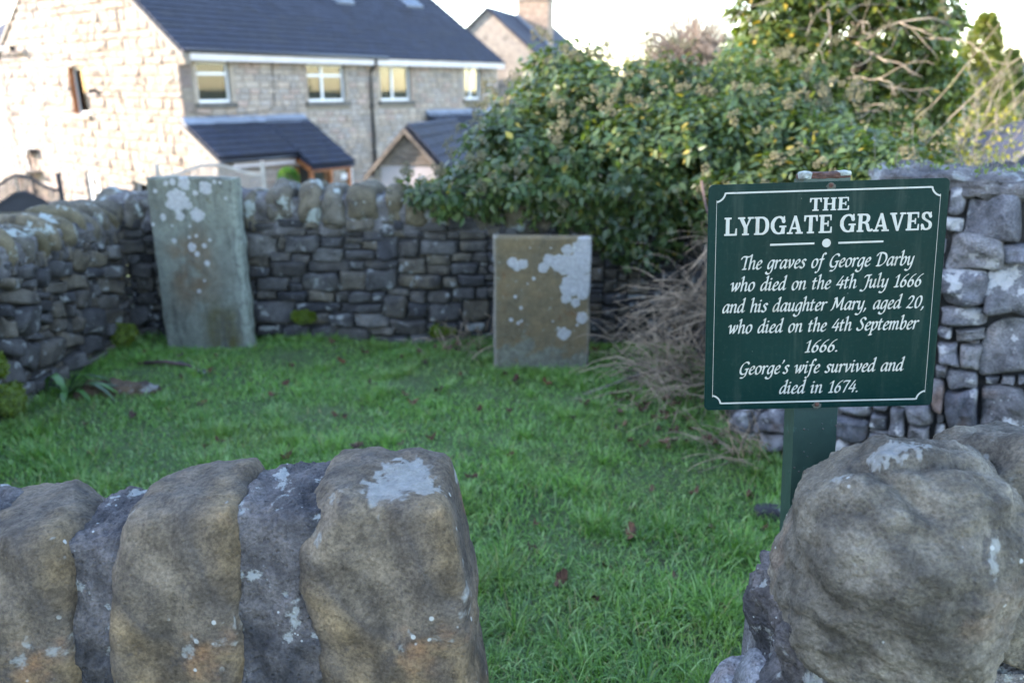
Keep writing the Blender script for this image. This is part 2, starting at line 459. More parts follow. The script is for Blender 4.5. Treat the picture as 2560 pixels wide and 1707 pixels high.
# ---------------------------------------------------------------- rubble walls (outlines in mm along the wall face)
BACK = [
 (876,721,1026,723,1030,773,881,772),
 (1324,735,1462,736,1466,791,1328,790),
 (1471,727,1664,729,1668,806,1476,804),
 (1690,702,1782,703,1785,767,1694,766),
 (1848,731,2121,733,2123,788,1850,785),
 (2122,742,2321,744,2322,817,2123,815),
 (804,562,1025,565,1039,714,819,711),
 (1033,602,1071,603,1078,686,1041,686),
 (1069,584,1294,587,1302,689,1078,686),
 (1306,619,1450,621,1455,690,1311,689),
 (1465,644,1595,646,1598,692,1468,690),
 (1583,673,1717,674,1719,720,1585,719),
 (1722,693,1846,694,1848,731,1724,730),
 (1855,694,1974,695,1975,730,1857,729),
 (1974,677,2120,679,2121,729,1975,727),
 (2202,684,2382,686,2382,736,2203,734),
 (970,531,1098,533,1102,584,975,583),
 (1102,523,1233,525,1237,577,1106,575),
 (1238,530,1444,532,1450,616,1245,614),
 (1454,610,1565,611,1567,643,1456,641),
 (1459,544,1650,546,1653,607,1463,605),
 (1570,610,1676,611,1679,665,1573,664),
 (1678,544,1808,546,1814,689,1685,688),
 (1811,560,1937,561,1942,681,1816,680),
 (1948,587,2191,589,2193,675,1951,672),
 (2196,606,2381,608,2382,681,2197,680),
 (811,496,963,498,968,555,817,553),
 (808,425,956,427,962,493,815,492),
 (963,434,1203,437,1210,525,971,522),
 (1219,465,1482,469,1486,528,1224,525),
 (1488,481,1581,482,1584,534,1491,533),
 (1586,485,1796,488,1798,544,1589,541),
 (1804,457,1977,459,1981,557,1808,555),
 (1982,513,2143,515,2145,585,1984,583),
 (1989,450,2140,452,2142,511,1991,509),
 (2148,533,2273,535,2273,598,2150,596),
 (2144,461,2317,464,2318,532,2146,530),
 (2282,538,2381,539,2381,599,2283,598),
 (851,330,1071,333,1079,426,860,423),
 (1085,390,1166,392,1170,439,1089,438),
 (1080,333,1161,334,1166,387,1085,386),
 (1166,334,1403,337,1411,457,1176,454),
 (1408,337,1585,340,1593,468,1416,466),
 (1589,345,1787,348,1793,485,1597,483),
 (1795,362,2075,366,2077,456,1799,452),
 (2089,366,2182,367,2183,443,2091,442),
 (2187,377,2363,379,2363,458,2188,455),
 (2327,459,2380,460,2380,506,2327,506),
 (855,274,980,276,985,327,860,325),
 (988,261,1189,264,1194,328,994,325),
 (1198,262,1375,265,1379,334,1204,332),
 (1381,260,1469,261,1474,332,1386,330),
 (1474,257,1625,259,1629,334,1478,332),
 (1630,269,1715,270,1718,332,1634,331),
 (1727,313,1868,315,1870,358,1729,356),
 (1871,267,1979,269,1981,341,1873,339),
 (1983,264,2138,267,2140,353,1986,350),
 (2148,291,2301,293,2302,364,2149,362),
 (2306,298,2378,299,2379,370,2307,369),
 (810,114,1094,119,1106,266,825,261),
 (1107,193,1408,197,1412,260,1112,256),
 (1417,190,1681,194,1685,255,1421,251),
 (1684,168,1848,170,1853,308,1691,306),
 (1857,161,1983,163,1986,259,1861,258),
 (1986,140,2201,144,2203,258,1989,255),
 (2210,142,2377,145,2378,285,2213,282),
 (1100,109,1326,113,1331,191,1106,188),
 (1328,98,1496,101,1501,187,1334,184),
 (1499,96,1724,100,1728,183,1504,179),
 (1728,41,1969,45,1973,153,1733,149),
 (1974,65,2180,68,2182,137,1976,133),
 (2228,74,2376,76,2377,135,2229,133),
 (826,30,1006,33,1013,107,834,104),
 (1010,23,1185,26,1190,96,1016,93),
 (1197,-4,1376,0,1383,101,1205,98),
 (1378,-5,1587,-2,1593,94,1385,91),
 (1594,38,1762,41,1764,93,1597,91),
 (1600,-31,1854,-27,1857,33,1603,28),
 (1864,-22,2179,-16,2180,63,1867,58),
 (-14,562,140,564,155,668,2,666),
 (-47,502,98,504,106,559,-39,557),
 (-67,404,6,405,19,494,-53,493),
 (12,412,181,414,194,506,25,504),
 (-86,297,46,299,61,401,-70,399),
 (52,318,168,320,181,412,66,410),
 (-103,173,33,176,50,292,-85,290),
 (43,215,106,216,118,305,56,304),
 (112,231,180,232,192,315,124,314),
 (-115,84,-32,85,-18,180,-100,178),
 (-27,85,101,87,118,205,-10,203),
 (-119,3,40,6,51,81,-107,79),
]
BCOP = [
 (23,741,184,742,213,942,53,941),
 (800,757,900,758,921,971,823,970),
 (954,804,1137,806,1154,1004,973,1003),
 (1147,788,1304,789,1321,1014,1166,1013),
 (1311,791,1468,793,1481,1004,1327,1003),
 (1476,809,1691,811,1702,1009,1489,1008),
 (1713,793,1843,794,1851,991,1723,990),
 (1873,785,2006,787,2012,964,1880,963),
 (2023,800,2182,802,2185,936,2027,935),
]
LEFT = [
 (3680,569,3833,537,3863,633,3708,662),
 (3576,488,3802,436,3827,517,3600,566),
 (3545,385,3769,328,3800,427,3574,480),
 (3518,300,3707,248,3733,333,3544,382),
 (3512,211,3715,151,3740,234,3536,290),
 (3519,134,3702,78,3722,144,3539,198),
 (2664,640,2788,609,2807,671,2682,700),
 (2800,659,2919,631,2940,701,2821,727),
 (2796,614,2902,587,2915,629,2808,654),
 (2910,595,3061,558,3091,653,2939,687),
 (3082,601,3288,553,3316,646,3109,690),
 (3304,586,3414,561,3453,686,3341,708),
 (3429,588,3666,536,3694,627,3456,675),
 (3420,519,3559,486,3579,551,3440,582),
 (2641,568,2877,504,2900,578,2663,638),
 (3018,527,3167,489,3189,560,3039,595),
 (3181,510,3393,457,3420,545,3207,593),
 (2889,527,3002,497,3015,539,2902,568),
 (3238,393,3363,359,3392,453,3267,485),
 (3116,452,3240,419,3258,478,3133,510),
 (2977,409,3142,362,3170,450,3004,494),
 (2621,504,2693,484,2712,545,2640,564),
 (2674,406,2867,347,2911,489,2716,542),
 (2870,465,2980,434,2998,492,2887,521),
 (2889,396,2989,366,3006,423,2906,451),
 (3151,355,3215,337,3239,415,3175,433),
 (3294,213,3475,158,3522,313,3340,362),
 (2983,326,3119,284,3141,358,3005,397),
 (3025,213,3241,142,3269,234,3052,301),
 (3221,253,3293,231,3316,303,3243,324),
 (2593,411,2662,389,2690,481,2621,502),
 (2763,349,2884,311,2893,337,2770,375),
 (2566,326,2695,282,2722,367,2591,408),
 (2677,203,2808,156,2856,311,2723,353),
 (2820,175,2988,116,3032,261,2863,314),
 (3276,104,3441,49,3472,149,3306,201),
 (2526,197,2630,157,2669,283,2564,319),
]
RIGHT = [
 (259,1166,309,1170,294,1269,244,1266),
 (325,1076,505,1094,474,1278,295,1267),
 (259,1102,313,1107,306,1159,251,1154),
 (282,967,452,987,432,1114,263,1098),
 (452,1009,527,1018,515,1088,440,1081),
 (285,836,428,857,409,978,266,961),
 (436,813,558,832,527,1016,406,1002),
 (290,755,441,779,430,852,279,830),
 (344,710,443,727,436,774,337,758),
 (290,711,339,719,333,758,284,750),
 (298,603,376,618,362,707,285,694),
 (382,603,446,616,433,704,368,693),
 (453,601,592,628,561,813,423,792),
 (302,551,341,559,334,606,295,599),
 (348,525,452,546,442,611,338,591),
 (312,415,354,425,335,553,293,545),
 (369,344,473,369,446,542,343,520),
 (472,398,625,434,600,583,448,552),
 (431,266,563,300,550,386,418,354),
 (346,274,375,281,361,376,332,369),
 (235,350,316,369,306,439,225,421),
 (178,280,239,295,222,416,162,403),
 (245,274,319,293,308,363,235,346),
 (565,309,636,327,619,429,549,412),
]
RBEND = [
 (-1,-1,92,37,77,149,-16,114),
 (180,85,325,144,311,238,167,183),
 (128,52,177,72,169,127,120,107),
 (154,-22,329,54,317,135,142,64),
 (171,-95,284,-44,274,27,161,-22),
 (292,-79,345,-54,331,38,278,15),
 (27,-46,130,-2,123,46,20,4),
]

def chaikin(P, k=1, w=.25):
    for _ in range(k):
        Q = []
        for i in range(len(P)):
            a = P[i]; b = P[(i + 1) % len(P)]
            Q += [(a[0]*(1-w)+b[0]*w, a[1]*(1-w)+b[1]*w), (a[0]*w+b[0]*(1-w), a[1]*w+b[1]*(1-w))]
        P = Q
    return P

def pillow(poly, prot, rnd, back=.05, jit=.06, tilt=.12, fine=False, sq=.2):
    """one rubble stone: rounded outline, bulging uneven face (wall-local x along, y into wall, z up)"""
    cx = sum(p[0] for p in poly) / 4; cz = sum(p[1] for p in poly) / 4
    w = max(p[0] for p in poly) - min(p[0] for p in poly); h = max(p[1] for p in poly) - min(p[1] for p in poly)
    s = min(w, h)
    Q = []
    for i in range(4):
        a = poly[i]; b = poly[(i + 1) % 4]
        j = lambda: rnd.uniform(-jit, jit) * s
        Q.append((a[0] + j(), a[1] + j()))
        f = rnd.uniform(.35, .65)
        Q.append((a[0]*(1-f) + b[0]*f + j() * .8, a[1]*(1-f) + b[1]*f + j() * .8))
    Q = chaikin(Q, 2 if fine else 1, sq)
    n = len(Q); tx = rnd.uniform(-tilt, tilt); tz = rnd.uniform(-tilt, tilt)
    ox, oz = rnd.uniform(-.1, .1) * w, rnd.uniform(-.1, .1) * h
    cuts = [(rnd.uniform(0, 6.28), rnd.uniform(.15, .55), rnd.uniform(.2, .9)) for _ in range(3)] if fine else []
    rings = [(1.0, back), (1.0, 0.0), (.975, -prot * .55), (.86, -prot * .93), (.55, -prot * 1.05)]
    if fine: rings = [(1.0, back), (1.0, .01), (.985, -prot*.4), (.94, -prot*.78), (.80, -prot*.98), (.55, -prot*1.06), (.28, -prot*1.04)]
    V = []; sd = rnd.uniform(0, 100)
    for (sc, y) in rings:
        off = (1 - sc)
        for (x, z) in Q:
            px = (x - cx) * sc + ox * off; pz = (z - cz) * sc + oz * off
            yy = y
            if y < 0:
                yy += (tx * px + tz * pz) * 1.0 * min(1, off * 6 + .3)
                yy += noise.noise(Vector((px * 14 + sd, pz * 14, sd))) * prot * .45
                for (ca, cd, ck) in cuts:
                    e_ = (px*math.cos(ca) + pz*math.sin(ca)) / s - cd
                    if e_ > 0: yy = min(yy + e_ * ck * s * .6, .0)
                if fine: yy += noise.noise(Vector((px * 35 + sd, pz * 35, sd))) * prot * .3
            V.append((px, yy, pz))
    V.append((ox, -prot * 1.0, oz))
    F = []
    for r in range(len(rings) - 1):
        for i in range(n):
            k = (i + 1) % n
            F.append((r*n + i, r*n + k, (r+1)*n + k, (r+1)*n + i))
    r = len(rings) - 1
    for i in range(n): F.append((r*n + i, r*n + (i + 1) % n, len(V) - 1))
    return V, F, (cx, cz)

def inpoly(x, z, P):
    c = False; n = len(P); j = n - 1
    for i in range(n):
        if (P[i][1] > z) != (P[j][1] > z) and x < (P[j][0]-P[i][0]) * (z-P[i][1]) / (P[j][1]-P[i][1]) + P[i][0]: c = not c
        j = i
    return c

def fill(traced, s0, s1, ztop, rnd, wr=(.08, .26), hr=(.04, .11), cell=.01):
    """fills what the listed stones leave open with further irregular stones"""
    nx = int((s1 - s0) / cell); nz = int(1.6 / cell)
    occ = np.zeros((nx, nz), bool)
    for i in range(nx):
        zt = ztop(s0 + i * cell)
        occ[i, max(0, int(zt / cell)):] = True
    for P in traced:
        xs = [p[0] for p in P]; zs = [p[1] for p in P]
        for i in range(max(0, int((min(xs)-s0)/cell)), min(nx, int((max(xs)-s0)/cell) + 1)):
            for k in range(max(0, int(min(zs)/cell)), min(nz, int(max(zs)/cell) + 1)):
                if inpoly(s0 + (i+.5)*cell, (k+.5)*cell, P): occ[i, k] = True
    out = []
    for k in range(nz):
        i = 0
        while i < nx:
            if occ[i, k]: i += 1; continue
            W = int(rnd.uniform(*wr) / cell); H = int(rnd.uniform(*hr) / cell)
            e = i
            while e < nx and e - i < W and not occ[e, k]: e += 1
            rest = 0
            while e + rest < nx and rest < 4 and not occ[e + rest, k]: rest += 1
            if rest < 4: e += rest
            t = k
            while t < nz and t - k < H and not occ[i:e, t].any(): t += 1
            occ[i:e, k:t] = True
            if (e - i) >= 3 and (t - k) >= 2:
                x0, x1, z0, z1 = s0 + i*cell, s0 + e*cell, k*cell, t*cell
                g = .004
                out.append([(x0+g, z0+g), (x1-g, z0+g), (x1-g, z1-g), (x0+g, z1-g)])
            i = e
    return out

def wall(O, X, label, traced, s0, s1, ztop, seed, mat, thick=.38, prot=(.03, .055), fine=False, wr=(.08,.26), hr=(.04,.11), core='hearting', sq=.16, jit=.15, tilt=.3):
    rnd = random.Random(seed)
    O = Vector((*O, 0)); X = Vector((*X, 0)); d = (X - O)
    root = empty('stone_wall', O, math.atan2(d.y, d.x))
    tag(root, label, 'wall')
    P0_ = [[(r[2*i]/1000, r[2*i+1]/1000) for i in range(4)] for r in traced]
    P0_ = [p for p in P0_ if min(q[0] for q in p) > s0 - .05 and max(q[0] for q in p) < s1 + .05]
    polys = P0_ + fill(P0_, s0, s1, ztop, rnd, wr, hr)
    for p in polys:
        cx = sum(q[0] for q in p)/4; cz = sum(q[1] for q in p)/4
        p = [(cx + (q[0]-cx)*.985, max(-.06, cz + (q[1]-cz)*.97)) for q in p]
        s = min(max(q[0] for q in p)-min(q[0] for q in p), max(q[1] for q in p)-min(q[1] for q in p))
        V, F, c = pillow(p, min(rnd.uniform(*prot), s * .5), rnd, jit=jit, tilt=tilt, fine=fine, sq=sq)
        o = mesh_obj('wall_stone', V, F, M[mat], root, True, (c[0], 0, c[1]))
    # hearting behind the face stones
    n = 40; mb = MB(); L = s1 - s0
    V = []; F = []
    for i in range(n + 1):
        s = s0 + L * i / n; zt = ztop(s) - .015
        V += [(s, .012, -.3), (s, .012, zt), (s, thick, zt), (s, thick, -.3)]
    for i in range(n):
        a = 4*i; b = a + 4
        F += [(a, b, b+1, a+1), (a+1, b+1, b+2, a+2), (a+2, b+2, b+3, a+3)]
    F += [(0, 1, 2, 3), (4*n, 4*n+3, 4*n+2, 4*n+1)]
    mesh_obj('wall_core', V, F, M[core], root)
    return root, rnd

# back wall
back_wall, rnd = wall((-2.53, 5.135), (1.25, 4.92), 'low rubble stone wall at the back of the graveyard behind both headstones', BACK, 0, 3.74, lambda s: .80, 11, 'wall')
def coping(root, x, z0, z1, w, rnd, mat='coping', depth=.2, lean=0.0, y=.155, n=11, amp=.042, p=4.5, name='coping_stone'):
    V, F = blob((w/2, depth, (z1-z0)/2), p, n, amp, 5.0, rnd.uniform(0, 99), 3)
    # taper to a rounded top
    hz = (z1-z0)/2
    k = 1 - .22 * np.clip(V[:, 2]/hz, 0, 1)**2
    V[:, 0] *= k; V[:, 1] *= k
    return mesh_obj(name, V, F, M[mat], root, True, (x, y, (z0+z1)/2), (rnd.uniform(-.05,.05), lean, rnd.uniform(-.08,.08)))
for r in BCOP:
    x0, x1 = (r[0]+r[6])/2000, (r[2]+r[4])/2000; z0, z1 = r[1]/1000, r[5]/1000
    coping(back_wall, (x0+x1)/2, z0 - .04, z1 + .005, (x1-x0)*1.04, rnd)
for x, w, z1 in ((.32, .16, .93), (.49, .15, .95), (.65, .14, .95), (2.36, .17, .95), (2.56, .16, .93), (2.76, .18, .95), (2.96, .17, .93), (3.16, .18, .94), (3.36, .17, .92), (3.56, .18, .93)):
    coping(back_wall, x, .72, z1, w, rnd)
coping(back_wall, -.10, .70, .95, .20, rnd)
V, F = blob((1.96, .185, .125), 8, 40, .045, 9.0, 5, 4)
V2 = V.copy()
mesh_obj('mortar_bed', V2, F, M['mortar'], back_wall, True, (1.82, .175, .815))

# left wall
left_wall, rnd = wall((-2.6, 1.2), (-2.53, 5.13), 'rubble stone wall on the left with slanting cope stones', LEFT, 1.3, 3.93, lambda s: .76, 12, 'wall')
s = 1.4
while s < 4.0:
    w = rnd.uniform(.085, .14)
    coping(left_wall, s, .69, .93 + rnd.uniform(-.03, .03), w, rnd, lean=-.38 + rnd.uniform(-.1, .1), depth=.19, amp=.025, p=3.2)
    s += w + .018
V, F = blob((1.42, .18, .085), 8, 30, .035, 9.0, 6, 4)
mesh_obj('mortar_bed', V, F, M['mortar'], left_wall, True, (2.70, .172, .755))

# right walls: a run in view, a short bend and a run back to the corner under the ivy
right_wall, rnd = wall((1.35, 3.0), (2.7, 2.13), 'tall wall of large grey limestone blocks to the right behind the green sign', RIGHT, -.02, 1.6, lambda s: 1.268, 13, 'rwall', prot=(.03, .065), fine=True, wr=(.08,.24), hr=(.05,.14), core='hearting', sq=.16, jit=.12, tilt=.4)
V, F = blob((.82, .24, .035), 7, 46, .034, 16.0, 8, 5)
mesh_obj('mortar_cap', V, F, M['mortar'], right_wall, True, (.79, .215, 1.268))
bend_wall, rnd = wall((1.1, 3.55), (1.35, 3.0), 'short stretch of pale rubble wall seen below the sign left of its post', RBEND, 0, .604, lambda s: .95 + .5*s, 14, 'rwall', prot=(.03, .055), fine=True, wr=(.08,.2), hr=(.05,.12), core='hearting', sq=.16, jit=.12, tilt=.4)
V, F = blob((.33, .22, .04), 7, 16, .03, 10.0, 9, 4)
mesh_obj('mortar_cap', V, F, M['mortar'], bend_wall, True, (.31, .2, 1.10), (0, -.46, 0))
corner_wall, rnd = wall((1.2, 4.93), (1.1, 3.55), 'dark rubble wall in the corner half hidden by ivy and dead stems', [], 0, 1.38, lambda s: .85, 15, 'wall', prot=(.02, .05), wr=(.1,.24), hr=(.06,.13))
V, F = blob((.7, .2, .04), 7, 16, .03, 10.0, 10, 4)
mesh_obj('mortar_cap', V, F, M['mortar'], corner_wall, True, (.69, .2, .85))

# ---------------------------------------------------------------- front wall and gate boulder, close to the camera
def lich_vals(V, patches, seed):
    out = np.zeros(len(V))
    for (c, r) in patches:
        d = np.linalg.norm(V - np.array(c), axis=1)
        near = np.where(d < r * 2.2)[0]
        for i in near:
            q = Vector(V[i]) * (2.2 / r)
            rr = r * (1 + .75 * noise.fractal(q + Vector((seed, seed, 0)), 1.0, 2.0, 4))
            out[i] = max(out[i], min(1, max(0, .5 + (rr - d[i]) / (r * .16) * .5)))
    return out

def ridge(V, P0, dirv, width, depth, amp_n=0):
    """press a groove into a block along a line"""
    P0 = np.array(P0); d = np.array(dirv, float); d /= np.linalg.norm(d)
    q = V - P0; q = q - (q @ d)[:, None] * d
    dist = np.linalg.norm(q, axis=1)
    k = depth * np.exp(-(dist / width) ** 2)
    c = V.mean(0); n = V - c; n /= np.linalg.norm(n, axis=1)[:, None]
    return V - n * k[:, None]

front_wall = empty('stone_wall', (-1.3, 1.28, 0))
tag(front_wall, 'front garden wall at lower left with big rounded gritstone cope stones', 'wall')
def fstone(name, cx, w, top, seed, mat, front=1.10, back=1.33, bot=.45, p=5, amp=.022, patches=(), n=46, grooves=(), tilt=0.0, shear=0.0, lean=0.22):
    h = ((w/2), (back-front)/2, (top-bot)/2)
    V, F = blob(h, p, n, amp, 6.0, seed, 6)
    z = V[:, 2] / h[2]
    V[:, 0] += shear * V[:, 2]
    V[:, 1] += lean * V[:, 2]
    V[:, 2] += tilt * V[:, 0]
    # shoulders fall away to the front and the back
    k = np.clip(z, 0, 1)
    V[:, 0] *= 1 - .12 * k ** 3
    rs = random.Random(seed * 31)
    V = chisel(V, rs, 5, .88, .98)
    for g in grooves: V = ridge(V, *g)
    if n > 20: V = roughen(V, .0035 if 'mortar' not in name else .008, 30, seed)
    c = np.array([cx, (front+back)/2, (top+bot)/2])
    o = mesh_obj(name, V, F, M[mat], front_wall, True, Vector(c) - front_wall.location)
    if M[mat] in (M['fore'], M['boulder']):
        float_attr(o, 'lich', lich_vals(V + c, patches, seed))
    return o
fstone('cope_stone', -1.03, .25, .875, 1.1, 'fore')
fstone('cope_stone', -.845, .225, .888, 2.3, 'fore', p=9, amp=.016, patches=[((-.735, 1.17, .90), .018), ((-.76,1.17,.90), .014), ((-.755, 1.10, .78), .012), ((-.735, 1.095, .735), .016), ((-.80,1.095,.72), .01)], tilt=-.05)
fstone('cope_stone', -.560, .222, .930, 3.7, 'fore', p=9, amp=.015, patches=[((-.445,1.11,.755), .014), ((-.47,1.19,.945), .012), ((-.52, 1.10, .73), .007), ((-.50,1.1,.66), .006)], tilt=.10, shear=.0, grooves=(((-.0, -.17, .17), (1, .1, -.1), .02, .01),))
fstone('cope_stone', -.200, .268, .948, 5.2, 'fore', p=9, amp=.016, patches=[((-.215, 1.22, .945), .04), ((-.165, 1.24, .948), .035), ((-.19,1.28,.945), .045), ((-.318,1.15,.93), .012), ((-.322,1.14,.90), .012), ((-.075,1.14,.80), .01), ((-.068,1.15,.76), .012), ((-.066,1.12,.62), .01)], shear=-.10, tilt=.0, grooves=(((-.02, -.18, .11), (1, 0, .12), .02, .020), ((-.08, -.18, .165), (1, 0, .35), .014, .012), ((.03, -.18, -.02), (1, 0, -.15), .03, .010)))
fstone('mortar_joint', -.695, .16, .872, 6.1, 'fmortar', front=1.125, p=10, amp=.012)
fstone('mortar_joint', -.392, .21, .926, 7.4, 'fmortar', front=1.118, p=10, amp=.010)
fstone('mortar_joint', -.95, .12, .88, 8.4, 'fmortar', front=1.15, p=6, amp=.014)
rnd = random.Random(77)
# lower courses of the front wall, below the copes
polys = fill([], 0.0, 2.46, lambda s: .47, rnd, (.14, .36), (.08, .16))
for p_ in polys:
    V, F, c = pillow(p_, rnd.uniform(.02, .04), rnd)
    mesh_obj('wall_stone', V, F, M['wall'], front_wall, True, (-2.52 + c[0] + 1.3, 1.10 - 1.28, c[1]))
MB().box(-2.55+1.3, -.09+1.3, 1.115-1.28, 1.47-1.28, -.3, .47).build('wall_core', M['mortar'], front_wall)
x = -1.28
while x > -2.5:
    fstone('cope_stone', x, .22, .90 + rnd.uniform(-.03,.03), rnd.uniform(10, 90), 'fore', n=16)
    x -= .24

gate_boulder = empty('wall_end', (.75, 1.2, 0))
tag(gate_boulder, 'wall end at lower right capped by a big rounded weathered boulder', 'wall')
def bstone(name, c, h, seed, mat, p=2.6, amp=.03, n=56, patches=(), grooves=(), fs=5.0, post=None):
    V, F = blob(h, p, n, amp, fs, seed, 6)
    V = chisel(V, random.Random(seed * 17), 9, .80, .96)
    for g in grooves: V = ridge(V, *g)
    V = roughen(V, .0055 if 'mortar' not in name else .014, 24, seed)
    if post: V = post(V)
    o = mesh_obj(name, V, F, M[mat], gate_boulder, True, Vector(c) - gate_boulder.location)
    if mat == 'boulder': float_attr(o, 'lich', lich_vals(V + np.array(c), patches, seed))
    return o
def bshape(V):
    # flattened left shoulder, fuller right side
    z = V[:, 2]; x = V[:, 0]
    V[:, 0] += .10 * z * (x < 0) * -1.0
    return V
bstone('boulder', (.650, 1.17, .832), (.183, .185, .228), 21.0, 'boulder', p=2.5, amp=.026, n=96, fs=5.0,
       grooves=(((-.10, -.02, .20), (.5, -.9, -.15), .016, .024), ((.02, -.06, .215), (1, -.05, -.05), .015, .016), ((.10, -.02, .18), (.75, -.3, -.45), .016, .022), ((.0,-.18,-.16), (1,0,.1), .02, .018)),
       patches=[((.60, 1.15, 1.045), .026), ((.575, 1.14, 1.04), .018), ((.64,1.15,1.045), .022), ((.425,1.09,.93), .009), ((.42,1.08,.905), .010), ((.735, 1.045, .78), .030), ((.72, 1.04, .755), .02), ((.74,1.04,.87), .012), ((.535,1.0,.775), .008), ((.66,1.005,.705), .009), ((.70,1.01,.70), .01), ((.51,1.04,.97), .008)])
bstone('boulder', (.88, 1.24, .845), (.17, .19, .20), 24.0, 'boulder', p=2.6, amp=.035, n=50, patches=[((.80, 1.10, 1.0), .028), ((.83,1.10,.99), .022)], grooves=(((-.06,-.1,.14), (.6,-.7,-.4), .03, .035),))
bstone('mortar_bed', (.612, 1.21, .60), (.145, .16, .20), 25.0, 'fmortar', p=4, amp=.03, n=56, fs=9)
bstone('wall_stone', (.495, 1.21, .49), (.06, .11, .085), 26.0, 'rwall', p=4, amp=.02, n=26)
bstone('wall_stone', (.50, 1.25, .38), (.10, .16, .10), 27.0, 'rwall', p=3.4, amp=.03, n=20)
bstone('wall_stone', (.50, 1.25, .16), (.11, .16, .12), 28.0, 'rwall', p=3.6, amp=.03, n=20)
bstone('wall_stone', (.62, 1.16, .50), (.12, .12, .11), 29.0, 'rwall', p=3.4, amp=.03, n=20)
bstone('mortar_bed', (1.25, 1.30, .80), (.34, .18, .19), 30.0, 'fmortar', p=6, amp=.03, n=30, fs=8)
bstone('cope_stone', (1.15, 1.26, .80), (.13, .18, .17), 31.0, 'boulder', p=3.4, amp=.03, n=24)
bstone('cope_stone', (1.45, 1.26, .80), (.14, .18, .18), 32.0, 'boulder', p=3.4, amp=.03, n=24)
MB().box(.49-.75, 1.7-.75, 1.13-1.2, 1.42-1.2, -.3, .64).build('wall_core', M['mortar'], gate_boulder)
polys = fill([], 0.0, 1.2, lambda s: .60, rnd, (.14, .36), (.08, .16))
for p_ in polys:
    V, F, c = pillow(p_, rnd.uniform(.02, .04), rnd)
    mesh_obj('wall_stone', V, F, M['rwall'], gate_boulder, True, (.50 + c[0] - .75, 1.12 - 1.2, c[1]))

# ---------------------------------------------------------------- headstones
def slab(name, label, loc, rz, w, h, th, patches, seed, mat, lean=0.0, wob=.012, nx=120, rough_right=0.0):
    """upright slab: dense face grid so that lichen rosettes keep their outline"""
    nz = int(nx * h / w)
    gx = np.linspace(0, 1, nx + 1); gz = np.linspace(0, 1, nz + 1)
    U, W = np.meshgrid(gx, gz)
    nv = (nx + 1) * (nz + 1)
    def edge(U, W):
        X = (U - .5) * w; Z = W * h
        rt = np.clip((U - .9) / .1, 0, 1); lt = np.clip((.1 - U) / .1, 0, 1)
        wav = np.array([noise.fractal(Vector((0, z * 5 + seed, seed)), 1, 2, 3) for z in gz * h])
        wav2 = np.array([noise.fractal(Vector((3, z * 5 + seed, seed + 7)), 1, 2, 3) for z in gz * h])
        X = X + rt * (wav * wob * 2.0 + rough_right * (1 - W) ** 2.2) [:, ] if False else X + rt * ((wav * wob * 2)[:, None] + rough_right * (1 - W) ** 3) - lt * (wav2 * wob)[:, None]
        tp = np.clip((W - .95) / .05, 0, 1)
        wt = np.array([noise.fractal(Vector((x * 6 + seed, 1, seed)), 1, 2, 3) for x in gx * w])
        Z = Z + tp * (wt * wob * .8)[None, :]
        return X, Z
    X, Z = edge(U, W)
    bev = .012
    e = np.minimum(np.minimum(U, 1 - U) * w, (1 - W) * h)
    Y = bev * (1 - np.clip(e / bev, 0, 1)) ** 2
    for a in range(nz + 1):
        for b in range(nx + 1):
            Y[a, b] += .0045 * noise.fractal(Vector((X[a, b] * 6, Z[a, b] * 6, seed)), .8, 2.1, 5)
    Vf = np.stack([X, Y, Z], -1).reshape(-1, 3)
    # lichen rosettes in plate coordinates
    l = np.zeros(nv)
    x = Vf[:, 0] / w + .5; v = 1 - Vf[:, 2] / h
    for (pu, pv, r) in patches:
        d = np.hypot((x - pu) * w, (v - pv) * h); R = r * w
        idx = np.where(d < R * 2)[0]
        for i in idx:
            k = Vector((Vf[i, 0] / R * 1.6, Vf[i, 2] / R * 1.6, pu * 31 + pv * 17))
            rr = R * (1 + .28 * noise.fractal(k, 1, 2, 3))
            l[i] = max(l[i], min(1, max(0, .5 + (rr - d[i]) / .030)))
    Vf[:, 1] -= np.clip(l * 4 - 1.6, 0, 1) * .0015
    Vb = Vf.copy(); Vb[:, 1] = th - Y.ravel() * .6
    i = np.arange(nz)[:, None] * (nx + 1) + np.arange(nx)[None]
    Ff = np.stack([i, i + 1, i + nx + 2, i + nx + 1], -1).reshape(-1, 4)
    Fb = Ff[:, ::-1] + nv
    rim = [a for a in range(nx + 1)] + [a * (nx + 1) + nx for a in range(1, nz + 1)] + [nz * (nx + 1) + a for a in range(nx - 1, -1, -1)] + [a * (nx + 1) for a in range(nz - 1, 0, -1)]
    rim = np.array(rim); r2 = np.roll(rim, -1)
    Fr = np.stack([r2, rim, rim + nv, r2 + nv], -1)
    o = mesh_obj(name, np.vstack([Vf, Vb]), np.vstack([Ff, Fb, Fr]), mat, None, True, loc, (lean, 0, rz))
    float_attr(o, 'lich', np.concatenate([l, l * 0]))
    uu = np.concatenate([x, x]); vv = np.concatenate([v, v])
    color_attr(o, 'plate', np.stack([uu, vv, uu * 0], -1))
    tag(o, label, 'gravestone')
    return o

